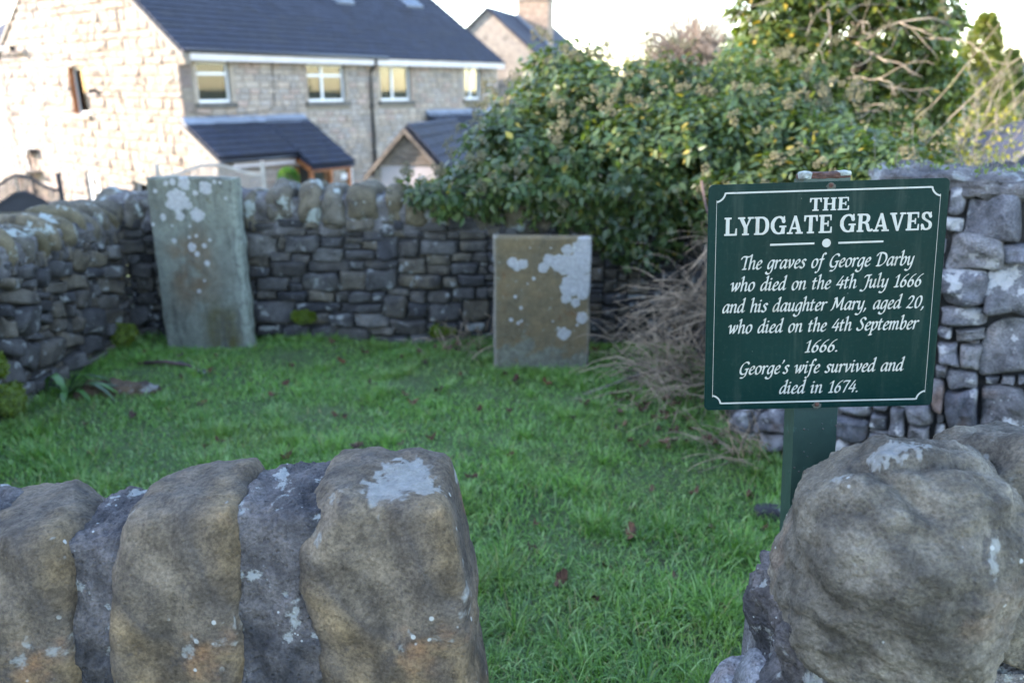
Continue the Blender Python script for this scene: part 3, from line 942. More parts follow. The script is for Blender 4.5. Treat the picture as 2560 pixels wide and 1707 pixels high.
def grave_mat(name, tall):
    t = NT(name); v = t.coord('Object', False)
    sep = t.n.new('ShaderNodeSeparateColor'); t.l(t.attr('plate', 'Color'), sep.inputs[0])
    pu, pv = sep.outputs[0], sep.outputs[1]
    st = t.coord('Object', False, (14, 14, 2.5))
    streak = t.noise(st, 1.0, 5, .7, .3)
    n1 = t.noise(v, 5, 5, .65, .5); n2 = t.noise(v, 22, 5, .7)
    if tall:
        c = t.mix(t.step(n1, .35, .65), (0.115, 0.125, 0.102), (0.089, 0.093, 0.076))
        # brown weathered middle, olive foot at right
        mid = t.math('MULTIPLY', t.step(t.math('ABSOLUTE', t.math('SUBTRACT', pv, .50)), .34, .05), t.step(t.math('ABSOLUTE', t.math('SUBTRACT', pu, .42)), .40, .08))
        c = t.mix(t.math('MULTIPLY', mid, t.step(n1, .3, .62)), c, (0.089, 0.060, 0.033))
        foot = t.math('MULTIPLY', t.step(pv, .62, .82), t.step(t.math('ABSOLUTE', t.math('SUBTRACT', pu, .72)), .34, .06))
        c = t.mix(t.math('MULTIPLY', foot, t.step(n1, .28, .6)), c, (0.055, 0.049, 0.017))
        c = t.mix(t.math('MULTIPLY', t.step(pu, .86, .99), t.step(n2, .3, .55)), c, (0.156, 0.175, 0.146))
        c = t.mix(t.math('MULTIPLY', t.step(streak, .48, .68), .6), c, (0.042, 0.041, 0.037))
        c = t.mix(t.math('MULTIPLY', t.step(n2, .56, .68), t.step(pv, .5, .1)), c, (0.058, 0.055, 0.033))
    else:
        c = t.mix(t.step(n1, .35, .65), (0.111, 0.083, 0.045), (0.081, 0.065, 0.039))
        c = t.mix(t.math('MULTIPLY', t.step(t.noise(v, 7, 4, .6, .6), .58, .70), .6), c, (0.101, 0.051, 0.021))
        ft = t.math('ADD', pv, t.math('MULTIPLY', t.math('SUBTRACT', t.noise(v, 8, 4, .65, .4), .5), .9))
        c = t.mix(t.math('MULTIPLY', t.step(ft, .74, .84), t.step(pv, .97, .92)), c, t.mix(t.step(n2, .4, .6), (0.123, 0.126, 0.093), (0.069, 0.066, 0.051)))
        c = t.mix(t.math('MULTIPLY', t.step(t.noise(v, 30, 4, .7), .60, .66), .7), c, (0.150, 0.157, 0.128))
        c = t.mix(t.step(pv, .93, .99), c, (0.051, 0.041, 0.030))
        c = t.mix(t.math('MULTIPLY', t.step(pu, .05, .0), .8), c, (0.162, 0.151, 0.128))
        c = t.mix(t.math('MULTIPLY', t.step(pu, .955, 1.0), .5), c, (0.162, 0.151, 0.128))
    g = t.noise(v, 130, 3, .7)
    c = t.val(c, t.step(t.math('ADD', t.math('MULTIPLY', n2, .5), t.math('MULTIPLY', g, .5)), .3, .7, .68, 1.35))
    a = t.attr('lich'); fn = t.noise(v, 60, 4, .7)
    edge = t.math('ADD', a, t.math('MULTIPLY', t.math('SUBTRACT', fn, .5), .35))
    tone = t.ramp(a, [(.40, (.27, .285, .265)), (.60, (.345, .352, .345)), (.80, (.265, .268, .268)), (1.0, (.305, .308, .31))])
    c = t.mix(t.math('MULTIPLY', t.step(edge, .34, .60), .76), c, t.val(tone, t.step(fn, .3, .72, .74, 1.12)))
    t.base(c); t.rough(.92); t.b.inputs['Specular IOR Level'].default_value = .2
    t.bump(t.math('ADD', n2, t.math('MULTIPLY', g, .4)), .6, .008)
    return t.m
def pq(lst, box):
    (x0t, yt, x1t), (x0b, yb, x1b) = box; out = []
    for (x, y, r) in lst:
        k = (y - yt) / (yb - yt); a = x0t + (x0b - x0t) * k; b = x1t + (x1b - x1t) * k
        out.append(((x - a) / (b - a), k, r / (b - a)))
    return out
tallp = pq([(1250,220,78),(1215,240,46),(1395,310,52),(1300,110,42),(1455,135,46),(1215,100,22),(1165,110,17),(1380,170,18),(1330,250,28),(1265,320,32),(1140,330,22),(1215,485,16),(1330,460,10),(1380,450,10),(1350,525,32),(1440,515,16),(1385,570,17),(1460,630,18),(1480,475,9),(1395,825,14),(1435,750,9),(1520,95,13),(1600,200,11),(1290,80,30),(1205,385,7),(1335,385,9),(1085,160,14),(1060,380,12),(1560,100,10)], ((1010,70,1660),(1150,1260,1765)))
slab('gravestone', 'tall grey green headstone with pale lichen rosettes leaning by the back wall', (-1.955, 4.865, -.03), math.radians(-6.5), .565, 1.11, .095, tallp, 3.1, grave_mat('tall_headstone', True), lean=math.radians(-1.0), wob=.010, rough_right=.02)
shortp = pq([(880,560,72),(850,650,85),(780,650,75),(720,640,55),(900,760,66),(800,785,70),(880,820,52),(650,620,42),(610,670,33),(770,550,36),(770,870,32),(835,895,30),(880,998,40),(760,1110,42),(400,640,36),(470,645,33),(430,665,28),(545,740,10),(505,775,7),(420,862,11),(460,935,11),(390,1018,13),(440,1040,11),(465,1025,8),(680,1025,7),(890,505,50),(915,600,40),(660,540,7),(518,540,6),(850,1048,8),(720,1072,8)], ((265,472,938),(272,1410,930)))
slab('gravestone', 'short brown headstone with a big white lichen patch at its upper right corner', (.17, 4.425, -.03), math.radians(-3.0), .555, .83, .09, shortp, 8.4, grave_mat('short_headstone', False), wob=.004)

# ---------------------------------------------------------------- the green sign
# lettering is cut from distance fields: broad-nib strokes for the italic, shaped strokes for the roman capitals
def catmull(P, closed=False, k=7):
    P = [np.array(p, float) for p in P]; n = len(P); out = []
    for i in range(n - 1):
        p0 = P[max(i-1, 0)]; p1 = P[i]; p2 = P[i+1]; p3 = P[min(i+2, n-1)]
        for j in range(k):
            t = j / k
            out.append(.5 * ((2*p1) + (p2-p0)*t + (2*p0-5*p1+4*p2-p3)*t*t + (3*p1-p0-3*p2+p3)*t**3))
    out.append(P[-1]); return out

ITALIC = {
 'i': (.36, ['c', (-.08,.84),(.05,.99),(.09,.85),(.08,.18),(.15,.02),(.30,.16)], ['l', (.07,1.40),(.14,1.33)]),
 'n': (.72, ['c', (-.08,.84),(.05,.99),(.09,.85),(.08,.4),(.08,.0)], ['c', (.08,.5),(.22,.86),(.40,.99),(.50,.84),(.49,.18),(.56,.02),(.70,.16)]),
 'm': (1.06, ['c', (-.08,.84),(.05,.99),(.09,.85),(.08,.4),(.08,.0)], ['c', (.08,.5),(.20,.86),(.36,.99),(.44,.84),(.43,.4),(.43,0)], ['c', (.43,.5),(.55,.86),(.71,.99),(.80,.84),(.79,.18),(.86,.02),(1.0,.16)]),
 'u': (.74, ['c', (-.08,.84),(.05,.99),(.09,.85),(.08,.25),(.16,.03),(.32,.12),(.48,.5)], ['c', (.50,.99),(.50,.6),(.49,.18),(.56,.02),(.70,.16)]),
 'r': (.50, ['c', (-.08,.84),(.05,.99),(.09,.85),(.08,.4),(.08,.0)], ['c', (.08,.5),(.20,.84),(.34,.99),(.47,.90)]),
 'a': (.70, ['c', (.50,.90),(.38,1.0),(.20,.92),(.05,.6),(.02,.25),(.11,.02),(.27,.10),(.48,.55)], ['c', (.53,1.0),(.50,.7),(.49,.18),(.56,.02),(.70,.16)]),
 'd': (.72, ['c', (.50,.90),(.38,1.0),(.20,.92),(.05,.6),(.02,.25),(.11,.02),(.27,.10),(.48,.55)], ['c', (.38,1.56),(.52,1.70),(.52,1.45),(.49,.6),(.49,.18),(.56,.02),(.70,.16)]),
 'g': (.66, ['c', (.50,.90),(.38,1.0),(.20,.92),(.05,.6),(.02,.25),(.11,.02),(.27,.10),(.48,.55)], ['c', (.53,1.0),(.50,.6),(.47,-.15),(.36,-.5),(.14,-.62),(-.06,-.5),(-.08,-.38)]),
 'q': (.66,),
 'h': (.72, ['c', (-.06,1.56),(.08,1.70),(.10,1.45),(.08,.6),(.08,.0)], ['c', (.08,.5),(.22,.86),(.40,.99),(.50,.84),(.49,.18),(.56,.02),(.70,.16)]),
 'b': (.66, ['c', (-.06,1.56),(.08,1.70),(.10,1.45),(.08,.6),(.08,.15)], ['c', (.08,.5),(.22,.86),(.40,.99),(.52,.78),(.48,.3),(.30,.02),(.13,.05),(.08,.2)]),
 'l': (.36, ['c', (-.06,1.56),(.08,1.70),(.10,1.45),(.08,.6),(.08,.18),(.15,.02),(.30,.16)]),
 'p': (.66, ['c', (-.08,.84),(.05,.99),(.09,.85),(.08,.2),(.04,-.58)], ['c', (.08,.5),(.22,.86),(.40,.99),(.52,.78),(.48,.3),(.30,.02),(.13,.05),(.08,.2)], ['l', (-.08,-.60),(.20,-.56)]),
 'e': (.56, ['c', (.06,.46),(.30,.54),(.45,.76),(.36,.99),(.18,.90),(.04,.5),(.07,.15),(.20,.0),(.36,.06),(.48,.20)]),
 'o': (.66, ['c', (.30,1.0),(.11,.85),(.03,.45),(.12,.06),(.28,0),(.46,.2),(.54,.6),(.46,.92),(.30,1.0)]),
 's': (.52, ['c', (.44,.86),(.32,1.0),(.15,.93),(.12,.73),(.29,.5),(.37,.26),(.26,.03),(.10,.01),(-.02,.15)]),
 't': (.46, ['c', (.14,1.32),(.11,1.0),(.09,.22),(.16,.02),(.33,.16)], ['l', (-.06,.95),(.34,.96)]),
 'f': (.50, ['c', (.52,1.52),(.42,1.68),(.28,1.55),(.21,1.0),(.14,.0),(.06,-.42),(-.10,-.62),(-.22,-.52)], ['l', (-.02,.95),(.42,.96)]),
 'v': (.62, ['c', (-.08,.84),(.06,1.0),(.12,.8),(.18,.3),(.22,.02)], ['c', (.22,.02),(.42,.4),(.52,.75),(.46,1.0)]),
 'w': (.94, ['c', (-.08,.84),(.06,1.0),(.12,.8),(.16,.3),(.19,.02)], ['c', (.19,.02),(.34,.36),(.46,.72),(.50,.97)], ['l', (.50,.97),(.52,.02)], ['c', (.52,.02),(.72,.4),(.82,.75),(.76,1.0)]),
 'y': (.66, ['c', (-.08,.84),(.05,.99),(.09,.85),(.09,.28),(.17,.04),(.32,.12),(.48,.5)], ['c', (.53,1.0),(.50,.6),(.44,-.15),(.30,-.52),(.08,-.62),(-.08,-.5)]),
 'T': (.72, ['c', (-.10,1.22),(-.02,1.46),(.22,1.50),(.55,1.46),(.82,1.56)], ['c', (.40,1.48),(.37,.7),(.34,.04)], ['l', (.18,.02),(.54,.03)]),
 'G': (.92, ['c', (.80,1.28),(.70,1.47),(.48,1.50),(.20,1.22),(.05,.72),(.10,.22),(.32,.01),(.54,.08),(.70,.26)], ['c', (.74,.66),(.70,.25),(.62,-.2),(.42,-.44),(.18,-.42)], ['l', (.54,.64),(.86,.68)]),
 'D': (1.02, ['c', (.24,1.42),(.20,.7),(.18,.03)], ['c', (-.10,1.18),(.02,1.46),(.38,1.52),(.74,1.34),(.90,.85),(.76,.32),(.42,.02),(.04,.02)]),
 'J': (.62, ['c', (.06,1.26),(.16,1.46),(.36,1.48),(.66,1.52)], ['c', (.48,1.48),(.44,.7),(.36,.0),(.18,-.34),(-.06,-.34),(-.12,-.22)]),
 'M': (1.26, ['c', (-.08,.0),(.06,.12),(.16,.7),(.24,1.42)], ['l', (.08,1.40),(.26,1.48),(.52,.30)], ['l', (.52,.30),(.98,1.50)], ['c', (.98,1.50),(.96,.8),(.96,.2),(1.03,.02),(1.18,.16)]),
 'S': (.72, ['c', (.66,1.28),(.54,1.50),(.30,1.48),(.16,1.20),(.32,.88),(.50,.56),(.46,.16),(.22,.0),(.02,.08),(-.06,.28)]),
 '0': (.74, ['c', (.36,1.42),(.14,1.18),(.05,.6),(.14,.12),(.30,.02),(.50,.26),(.60,.85),(.52,1.30),(.36,1.42)]),
 '1': (.56, ['c', (.06,1.16),(.20,1.30),(.31,1.44)], ['l', (.31,1.44),(.26,.04)], ['l', (.08,.02),(.46,.03)]),
 '2': (.70, ['c', (.06,1.12),(.18,1.40),(.40,1.40),(.50,1.12),(.32,.58),(.00,.06)], ['c', (.00,.06),(.20,.10),(.40,.02),(.60,.10)]),
 '4': (.70, ['l', (.42,1.44),(-.02,.44),(.62,.46)], ['l', (.48,.98),(.42,.0)]),
 '6': (.68, ['c', (.60,1.46),(.34,1.24),(.10,.72),(.05,.30),(.18,.02),(.40,.08),(.52,.40),(.42,.74),(.24,.76),(.09,.52)]),
 '7': (.64, ['l', (.04,1.26),(.10,1.42),(.62,1.42)], ['c', (.62,1.42),(.40,.85),(.22,.0)]),
 ',': (.30, ['c', (.07,.12),(.11,.0),(.00,-.26)]),
 '.': (.30, ['l', (.03,.11),(.11,.03)]),
 "'": (.24, ['c', (.10,1.64),(.12,1.48),(.04,1.30)]),
 ' ': (.5,),
}
NIB = (math.cos(math.radians(42)) * .083, math.sin(math.radians(42)) * .083)

def sd_quad(X, Z, Q):
    """signed distance to a convex quad"""
    area = sum(Q[i][0]*Q[(i+1)%4][1] - Q[(i+1)%4][0]*Q[i][1] for i in range(4))
    if abs(area) < 1e-6: return None
    if area < 0: Q = Q[::-1]
    best = None; ins = None
    for i in range(4):
        a = Q[i]; b = Q[(i+1) % 4]
        ex, ez = b[0]-a[0], b[1]-a[1]; L2 = ex*ex + ez*ez
        if L2 < 1e-12: continue
        t = np.clip(((X-a[0])*ex + (Z-a[1])*ez) / L2, 0, 1)
        d2 = (X-a[0]-t*ex)**2 + (Z-a[1]-t*ez)**2
        s = (ex*(Z-a[1]) - ez*(X-a[0])) > 0
        best = d2 if best is None else np.minimum(best, d2)
        ins = s if ins is None else (ins & s)
    return np.where(ins, -1, 1) * np.sqrt(best)

def italic_field(ch):
    strokes = ITALIC[ch][1:]
    def fn(X, Z):
        d = np.full(X.shape, 9.0)
        for st in strokes:
            P = catmull(st[1:]) if st[0] == 'c' else [np.array(p, float) for p in st[1:]]
            P = [np.array((p[0] + .15 * p[1], p[1])) for p in P]
            for a, b in zip(P[:-1], P[1:]):
                n = np.array(NIB)
                q = sd_quad(X, Z, [tuple(a-n), tuple(a+n), tuple(b+n), tuple(b-n)])
                if q is not None: d = np.minimum(d, q)
                else:
                    e = b - a + 1e-9; t = np.clip(((X-a[0])*e[0] + (Z-a[1])*e[1]) / (e@e), 0, 1)
                    d = np.minimum(d, np.hypot(X-a[0]-t*e[0], Z-a[1]-t*e[1]))
        return d - .028
    return fn

def R_(x0, z0, x1, z1): return [(x0,z0),(x1,z0),(x1,z1),(x0,z1)]
ST, HL = .20, .075      # stem and hairline
# capitals: ('q', quad) or ('v', spline, stem, hair): a stroke whose width follows vertical stress
ROMAN = {
 'T': (.88, ('q', R_(.33,0,.53,1)), ('q', R_(.22,0,.64,HL)), ('q', R_(.03,.925,.83,1)), ('q', [(.03,.68),(.09,.68),(.16,1),(.03,1)]), ('q', [(.77,.68),(.83,.68),(.83,1),(.70,1)])),
 'H': (1.0, ('q', R_(.12,0,.32,1)), ('q', R_(.66,0,.86,1)), ('q', R_(.3,.47,.7,.55)), ('q', R_(.03,0,.41,HL)), ('q', R_(.03,.925,.41,1)), ('q', R_(.57,0,.95,HL)), ('q', R_(.57,.925,.95,1))),
 'E': (.86, ('q', R_(.12,0,.32,1)), ('q', R_(.03,0,.78,HL)), ('q', R_(.03,.925,.76,1)), ('q', R_(.3,.475,.58,.55)), ('q', [(.70,0),(.80,0),(.80,.33),(.74,.33)]), ('q', [(.68,1),(.76,1),(.76,.70),(.71,.70)]), ('q', R_(.54,.36,.60,.66))),
 'L': (.82, ('q', R_(.12,0,.32,1)), ('q', R_(.03,0,.76,HL)), ('q', R_(.03,.925,.44,1)), ('q', [(.66,0),(.78,0),(.78,.38),(.72,.38)])),
 'Y': (.94, ('q', R_(.37,0,.57,.47)), ('q', R_(.27,0,.67,HL)), ('q', [(.08,.96),(.30,.96),(.57,.42),(.38,.38)]), ('q', [(.70,.96),(.80,.96),(.56,.46),(.48,.42)]), ('q', R_(.0,.925,.42,1)), ('q', R_(.60,.925,.94,1))),
 'D': (.98, ('q', R_(.12,0,.32,1)), ('q', R_(.03,0,.45,HL)), ('q', R_(.03,.925,.45,1)), ('v', [(.40,.962),(.58,.94),(.76,.78),(.82,.5),(.76,.22),(.58,.06),(.40,.038)], .20, HL)),
 'G': (1.0, ('v', [(.80,.72),(.74,.86),(.54,.965),(.30,.88),(.15,.66),(.13,.5),(.15,.34),(.30,.12),(.52,.035),(.70,.10),(.78,.26)], .20, HL), ('q', R_(.69,.02,.87,.42)), ('q', R_(.55,.385,.96,.46)), ('q', [(.80,.66),(.86,.66),(.86,1),(.80,1)])),
 'A': (.96, ('q', [(.42,1),(.52,1),(.19,.03),(.10,.03)]), ('q', [(.40,1),(.54,1),(.86,.02),(.64,.02)]), ('q', R_(.26,.27,.66,.345)), ('q', R_(.0,0,.33,HL)), ('q', R_(.53,0,.95,HL))),
 'R': (.98, ('q', R_(.12,0,.32,1)), ('q', R_(.03,0,.42,HL)), ('q', R_(.03,.925,.45,1)), ('v', [(.40,.962),(.58,.94),(.68,.84),(.69,.74),(.66,.63),(.55,.54),(.32,.505)], .19, HL), ('v', [(.50,.50),(.62,.42),(.68,.26),(.73,.10),(.82,.045),(.93,.10)], .17, HL)),
 'V': (.94, ('q', [(.06,.97),(.28,.97),(.54,.0),(.42,.0)]), ('q', [(.70,.97),(.80,.97),(.54,.0),(.44,.0)]), ('q', R_(.0,.925,.40,1)), ('q', R_(.60,.925,.94,1))),
 'S': (.76, ('v', [(.58,.76),(.50,.90),(.34,.965),(.18,.90),(.14,.76),(.20,.64),(.38,.52),(.54,.42),(.60,.27),(.54,.11),(.36,.035),(.20,.09),(.11,.25)], .17, HL), ('q', [(.57,.68),(.62,.68),(.62,1),(.57,1)]), ('q', [(.06,0),(.11,0),(.11,.34),(.06,.34)])),
 ' ': (.36,),
}
def roman_field(ch):
    def fn(X, Z):
        d = np.full(X.shape, 9.0)
        for st in ROMAN[ch][1:]:
            if st[0] == 'q':
                q = sd_quad(X, Z, [tuple(p) for p in st[1]])
                d = np.minimum(d, q)
            else:
                P = catmull(st[1], k=6)
                T = [P[min(i+1, len(P)-1)] - P[max(i-1, 0)] for i in range(len(P))]
                Wd = [(st[3] + (st[2]-st[3]) * abs(t[1] / (np.linalg.norm(t) + 1e-9)) ** 1.6) / 2 for t in T]
                for a, b, wa, wb in zip(P[:-1], P[1:], Wd[:-1], Wd[1:]):
                    e = b - a; t = np.clip(((X-a[0])*e[0] + (Z-a[1])*e[1]) / (e@e + 1e-12), 0, 1)
                    d = np.minimum(d, np.hypot(X-a[0]-t*e[0], Z-a[1]-t*e[1]) - (wa + (wb-wa)*t))
        return d - .012
    return fn

def glyph_mesh(fn, x0, x1, z0, z1, h):
    nx = int((x1-x0)/h) + 1; nz = int((z1-z0)/h) + 1
    gx = x0 + h*np.arange(nx+1); gz = z0 + h*np.arange(nz+1)
    X, Z = np.meshgrid(gx, gz, indexing='ij')
    D = fn(X, Z)
    V = []; F = []; ids = {}
    def vid(k, p):
        if k not in ids: ids[k] = len(V); V.append(p)
        return ids[k]
    for j in range(nz):
        i = 0
        while i < nx:
            c = [(i,j),(i+1,j),(i+1,j+1),(i,j+1)]
            f = [D[a] < 0 for a in c]
            if not any(f): i += 1; continue
            if all(f):
                e = i + 1
                while e < nx and D[e,j] < 0 and D[e+1,j] < 0 and D[e+1,j+1] < 0 and D[e,j+1] < 0: e += 1
                b = [vid((k, j), (gx[k], gz[j])) for k in range(i, e + 1)]
                t = [vid((k, j+1), (gx[k], gz[j+1])) for k in range(e, i - 1, -1)]
                F.append(tuple(b + t)); i = e; continue
            poly = []
            for k in range(4):
                a, b = c[k], c[(k+1) % 4]
                if f[k]: poly.append(vid(a, (gx[a[0]], gz[a[1]])))
                if f[k] != f[(k+1) % 4]:
                    t = D[a] / (D[a] - D[b])
                    key = (min(a, b), max(a, b))
                    poly.append(vid(key, (gx[a[0]] + (gx[b[0]]-gx[a[0]])*t, gz[a[1]] + (gz[b[1]]-gz[a[1]])*t)))
            if len(poly) >= 3: F.append(tuple(poly))
            i += 1
    return V, F
_g = {}
def text_line(txt, x0, x1, base, unit, table, fieldf, h, zext, track=0.0):
    """list of verts and faces for one line fitted between x0 and x1 (metres on the plate)"""
    adv = [table[c][0] + track for c in txt]
    total = sum(adv) - track - .1
    sx = (x1 - x0) / total
    V = []; F = []; cur = 0
    for c, a in zip(txt, adv):
        if len(table[c]) > 1:
            key = (id(table), c)
            if key not in _g: _g[key] = glyph_mesh(fieldf(c), -.35, table[c][0] + .55, zext[0], zext[1], h)
            gv, gf = _g[key]; b = len(V)
            V += [(x0 + (cur + v[0]) * sx, base + v[1] * unit) for v in gv]
            F += [tuple(k + b for k in f) for f in gf]
        cur += a
    return V, F

SC = Vector((0.60414, 1.49934, 1.21020))
SR = Matrix(((0.99925058, -0.03108064, -0.02307086), (-0.01990975, 0.09843407, -0.99494439), (0.03319447, 0.9946581, 0.0977415)))
KB = 1.24
sign = empty('information_sign', SC - SR.col[1] * KB)
sign.rotation_mode = 'QUATERNION'; sign.rotation_quaternion = SR.to_quaternion()
tag(sign, 'dark green sign with cream lettering on a green metal post', 'sign')

t = NT('green_enamel'); v = t.coord('Object', False)
n = t.noise(v, 6, 4, .6); sp = t.vor(v, 70)
c = t.mix(t.step(n, .35, .7), (.0014, .0145, .0120), (.0019, .017, .0140))
c = t.mix(t.math('MULTIPLY', t.step(sp, .06, .03), t.step(t.noise(v, 11, 2), .58, .64)), c, (.2, .22, .2))
c = t.mix(t.math('MULTIPLY', t.step(t.noise(v, 120, 3, .7), .5, .8), .10), c, (.07,.1,.085))
run = t.noise(t.coord('Object', False, (26, 2.2, 26)), 1.0, 5, .7)
c = t.mix(t.math('MULTIPLY', t.step(run, .50, .72), .38), c, (.035, .05, .04))
t.base(c); t.rough(t.step(n, .3, .7, .30, .42)); t.b.inputs['Specular IOR Level'].default_value = .06
t.bump(t.noise(v, 9, 2), .04, .01)
M['enamel'] = t.m
t = NT('cream_vinyl'); v = t.coord('Object', False)
c = t.mix(t.step(t.noise(v, 25, 5, .7), .52, .72, 0, .65), (.29, .285, .245), (.18, .165, .115))
t.base(c); t.rough(.5); M['cream_ink'] = t.m
t = NT('green_post_paint'); v = t.coord('Object', False)
n = t.noise(v, 30, 5, .7); bl = t.vor(v, 55); spot = t.math('MULTIPLY', t.step(bl, .16, .09), t.step(t.noise(v, 8, 3), .45, .56))
c = t.mix(t.step(n, .35, .7), (.008, .027, .020), (.012, .034, .025))
c = t.mix(t.step(t.noise(v, 14, 6, .75), .60, .68), c, (.03, .065, .05))
c = t.mix(spot, c, (.05, .035, .028)); t.base(c); t.rough(.5); t.bump(t.math('ADD', spot, t.math('MULTIPLY', n, .3)), .7, .003)
M['post'] = t.m
M['rust'] = plain('rusty_iron', (.055, .021, .012), .85, .4, 60, .8)
M['paleflake'] = plain('flaking_primer', (.2, .22, .2), .8, .3, 60, .6)

def rounded_rect(hw, hh, r, k=8):
    P = []
    for (sx, sy, a0) in ((1,1,0),(-1,1,90),(-1,-1,180),(1,-1,270)):
        for i in range(k + 1):
            a = math.radians(a0 + 90*i/k); P.append((sx*(hw-r) + r*math.cos(a), sy*(hh-r) + r*math.sin(a)))
    return P
P = rounded_rect(.225, .2218, .010); n = len(P)
V = [(x, y + KB, 0) for x, y in P] + [(x, y + KB, -.003) for x, y in P]
F = [tuple(range(n)), tuple(range(2*n-1, n-1, -1))] + [(i, n+i, n+(i+1)%n, (i+1)%n) for i in range(n)]
board = mesh_obj('board', V, F, M['enamel'], sign)
lines = [("THE", -.0345, .0385, .168, .0235, 'R'), ("LYDGATE GRAVES", -.1945, .1965, .1258, .0335, 'R'),
 ("The graves of George Darby", -.1605, .166, .0598, .0163, 'I'), ("who died on the 4th July 1666", -.179, .184, .0178, .0163, 'I'),
 ("and his daughter Mary, aged 20,", -.1935, .194, -.0243, .0163, 'I'), ("who died on the 4th September", -.181, .183, -.0658, .0163, 'I'),
 ("1666.", -.031, .033, -.1072, .0163, 'I'), ("George's wife survived and", -.1575, .161, -.1492, .0163, 'I'), ("died in 1674.", -.077, .0775, -.1906, .0163, 'I')]
for (txt, x0, x1, base, unit, k) in lines:
    if k == 'R': V, F = text_line(txt, x0, x1, base, unit, ROMAN, roman_field, .022, (-.05, 1.05), .03)
    else: V, F = text_line(txt, x0, x1, base, unit, ITALIC, italic_field, .035, (-.8, 1.85), .07)
    mesh_obj('lettering', [(x, y + KB, .0006) for x, y in V], F, M['cream_ink'], board)
# rule with a dot
for (x0, x1) in ((-.106, -.022), (.0235, .1085)):
    mesh_obj('rule', [(x0, KB+.1040, .0006), (x1, KB+.1044, .0006), (x1, KB+.1080, .0006), (x0, KB+.1076, .0006)], [(0,1,2,3)], M['cream_ink'], board)
mesh_obj('dot', [(.001 + .0082*math.cos(a*math.pi/16), KB + .1062 + .0082*math.sin(a*math.pi/16), .0006) for a in range(32)], [tuple(range(32))], M['cream_ink'], board)
# border line with scooped corners
path = []
bw, bh, by = .2095, .2068, -.0012
for (sx, sy) in ((1,1),(-1,1),(-1,-1),(1,-1)):
    arc = []
    for i in range(9):
        a = math.radians(10 + 70*i/8)
        # arc around the outer corner, bulging inwards
        arc.append((sx*(bw + .003 - .0195*math.cos(a) ), sy*(bh + .003 - .0195*math.sin(a))))
    arc = [(sx*(bw - .0190), sy*bh)] + arc + [(sx*bw, sy*(bh - .0150))]
    path += arc if sx*sy < 0 else arc[::-1]
P = path; n = len(P); V = []
for i in range(n):
    a = Vector(P[i-1]); b = Vector(P[i]); c = Vector(P[(i+1) % n])
    d1 = (b-a).normalized(); d2 = (c-b).normalized(); m = Vector((-(d1.y+d2.y), d1.x+d2.x))
    m = m.normalized() if m.length > 1e-6 else Vector((-d1.y, d1.x))
    k = min(1.5, 1 / max(.5, m.dot(Vector((-d1.y, d1.x)))))
    V += [(b.x + m.x*.0016*k, b.y + by + m.y*.0016*k + KB, .0006), (b.x - m.x*.0016*k, b.y + by - m.y*.0016*k + KB, .0006)]
F = [(2*i, 2*i+1, (2*i+3) % (2*n), (2*i+2) % (2*n)) for i in range(n)]
mesh_obj('border', V, F, M['cream_ink'], board)
for (x, y) in ((.0042, .2143), (-.002, -.2147)):
    V, F = blob((.0042, .0042, .0022), 2.4, 5, .0006, 300, x*900, 2)
    mesh_obj('screw', V, F, M['rust'], board, True, (x, y + KB, .001))
    pv = [(x + .0085*math.cos(a*math.pi/10)*(1+.2*math.sin(a*2.1)), y + KB - .002 + .0075*math.sin(a*math.pi/10), .0004) for a in range(20)]
    M['stain'] = M.get('stain') or plain('rust_stain', (.035, .038, .026), .7, .3, 120)
    mesh_obj('rust_stain', pv, [tuple(range(20))], M['stain'], board)
# box-section post
def post_piece(x0, x1, z0, z1, y0, y1, nseg=60, amp=.0006, seed=0):
    V = []; F = []
    cs = [(x0,z1),(x1,z1),(x1,z0),(x0,z0)]
    ring = []
    for i in range(4):
        a = cs[i]; b = cs[(i+1)%4]
        for k in range(8): ring.append((a[0]+(b[0]-a[0])*k/8, a[1]+(b[1]-a[1])*k/8))
    m = len(ring)
    for j in range(nseg+1):
        y = y0 + (y1-y0)*j/nseg
        for (x, z) in ring:
            d = noise.noise(Vector((x*60, y*60, z*60 + seed))) * amp
            V.append((x*(1+d*8), y, z + d))
    for j in range(nseg):
        for k in range(m): F.append((j*m+k, (j+1)*m+k, (j+1)*m+(k+1)%m, j*m+(k+1)%m))
    F.append(tuple(range(m))); F.append(tuple(range(nseg*m+m-1, nseg*m-1, -1)))
    return V, F
V, F = post_piece(-.0445, .0415, -.064, -.0036, -.25, KB + .2275)
mesh_obj('post', V, F, M['post'], sign)
V, F = blob((.0445, .0065, .031), 6, 14, .0035, 90, 4, 4)
mesh_obj('rusted_top', V, F, M['rust'], sign, True, (-.001, KB + .2325, -.034))
V, F = blob((.009, .008, .02), 4, 8, .002, 90, 5, 3)
mesh_obj('flaked_corner', V, F, M['paleflake'], sign, True, (-.0385, KB + .2335, -.022))
V, F = blob((.014, .0055, .02), 4, 8, .002, 90, 6, 3)
mesh_obj('flaked_corner', V, F, M['paleflake'], sign, True, (.031, KB + .2355, -.022))

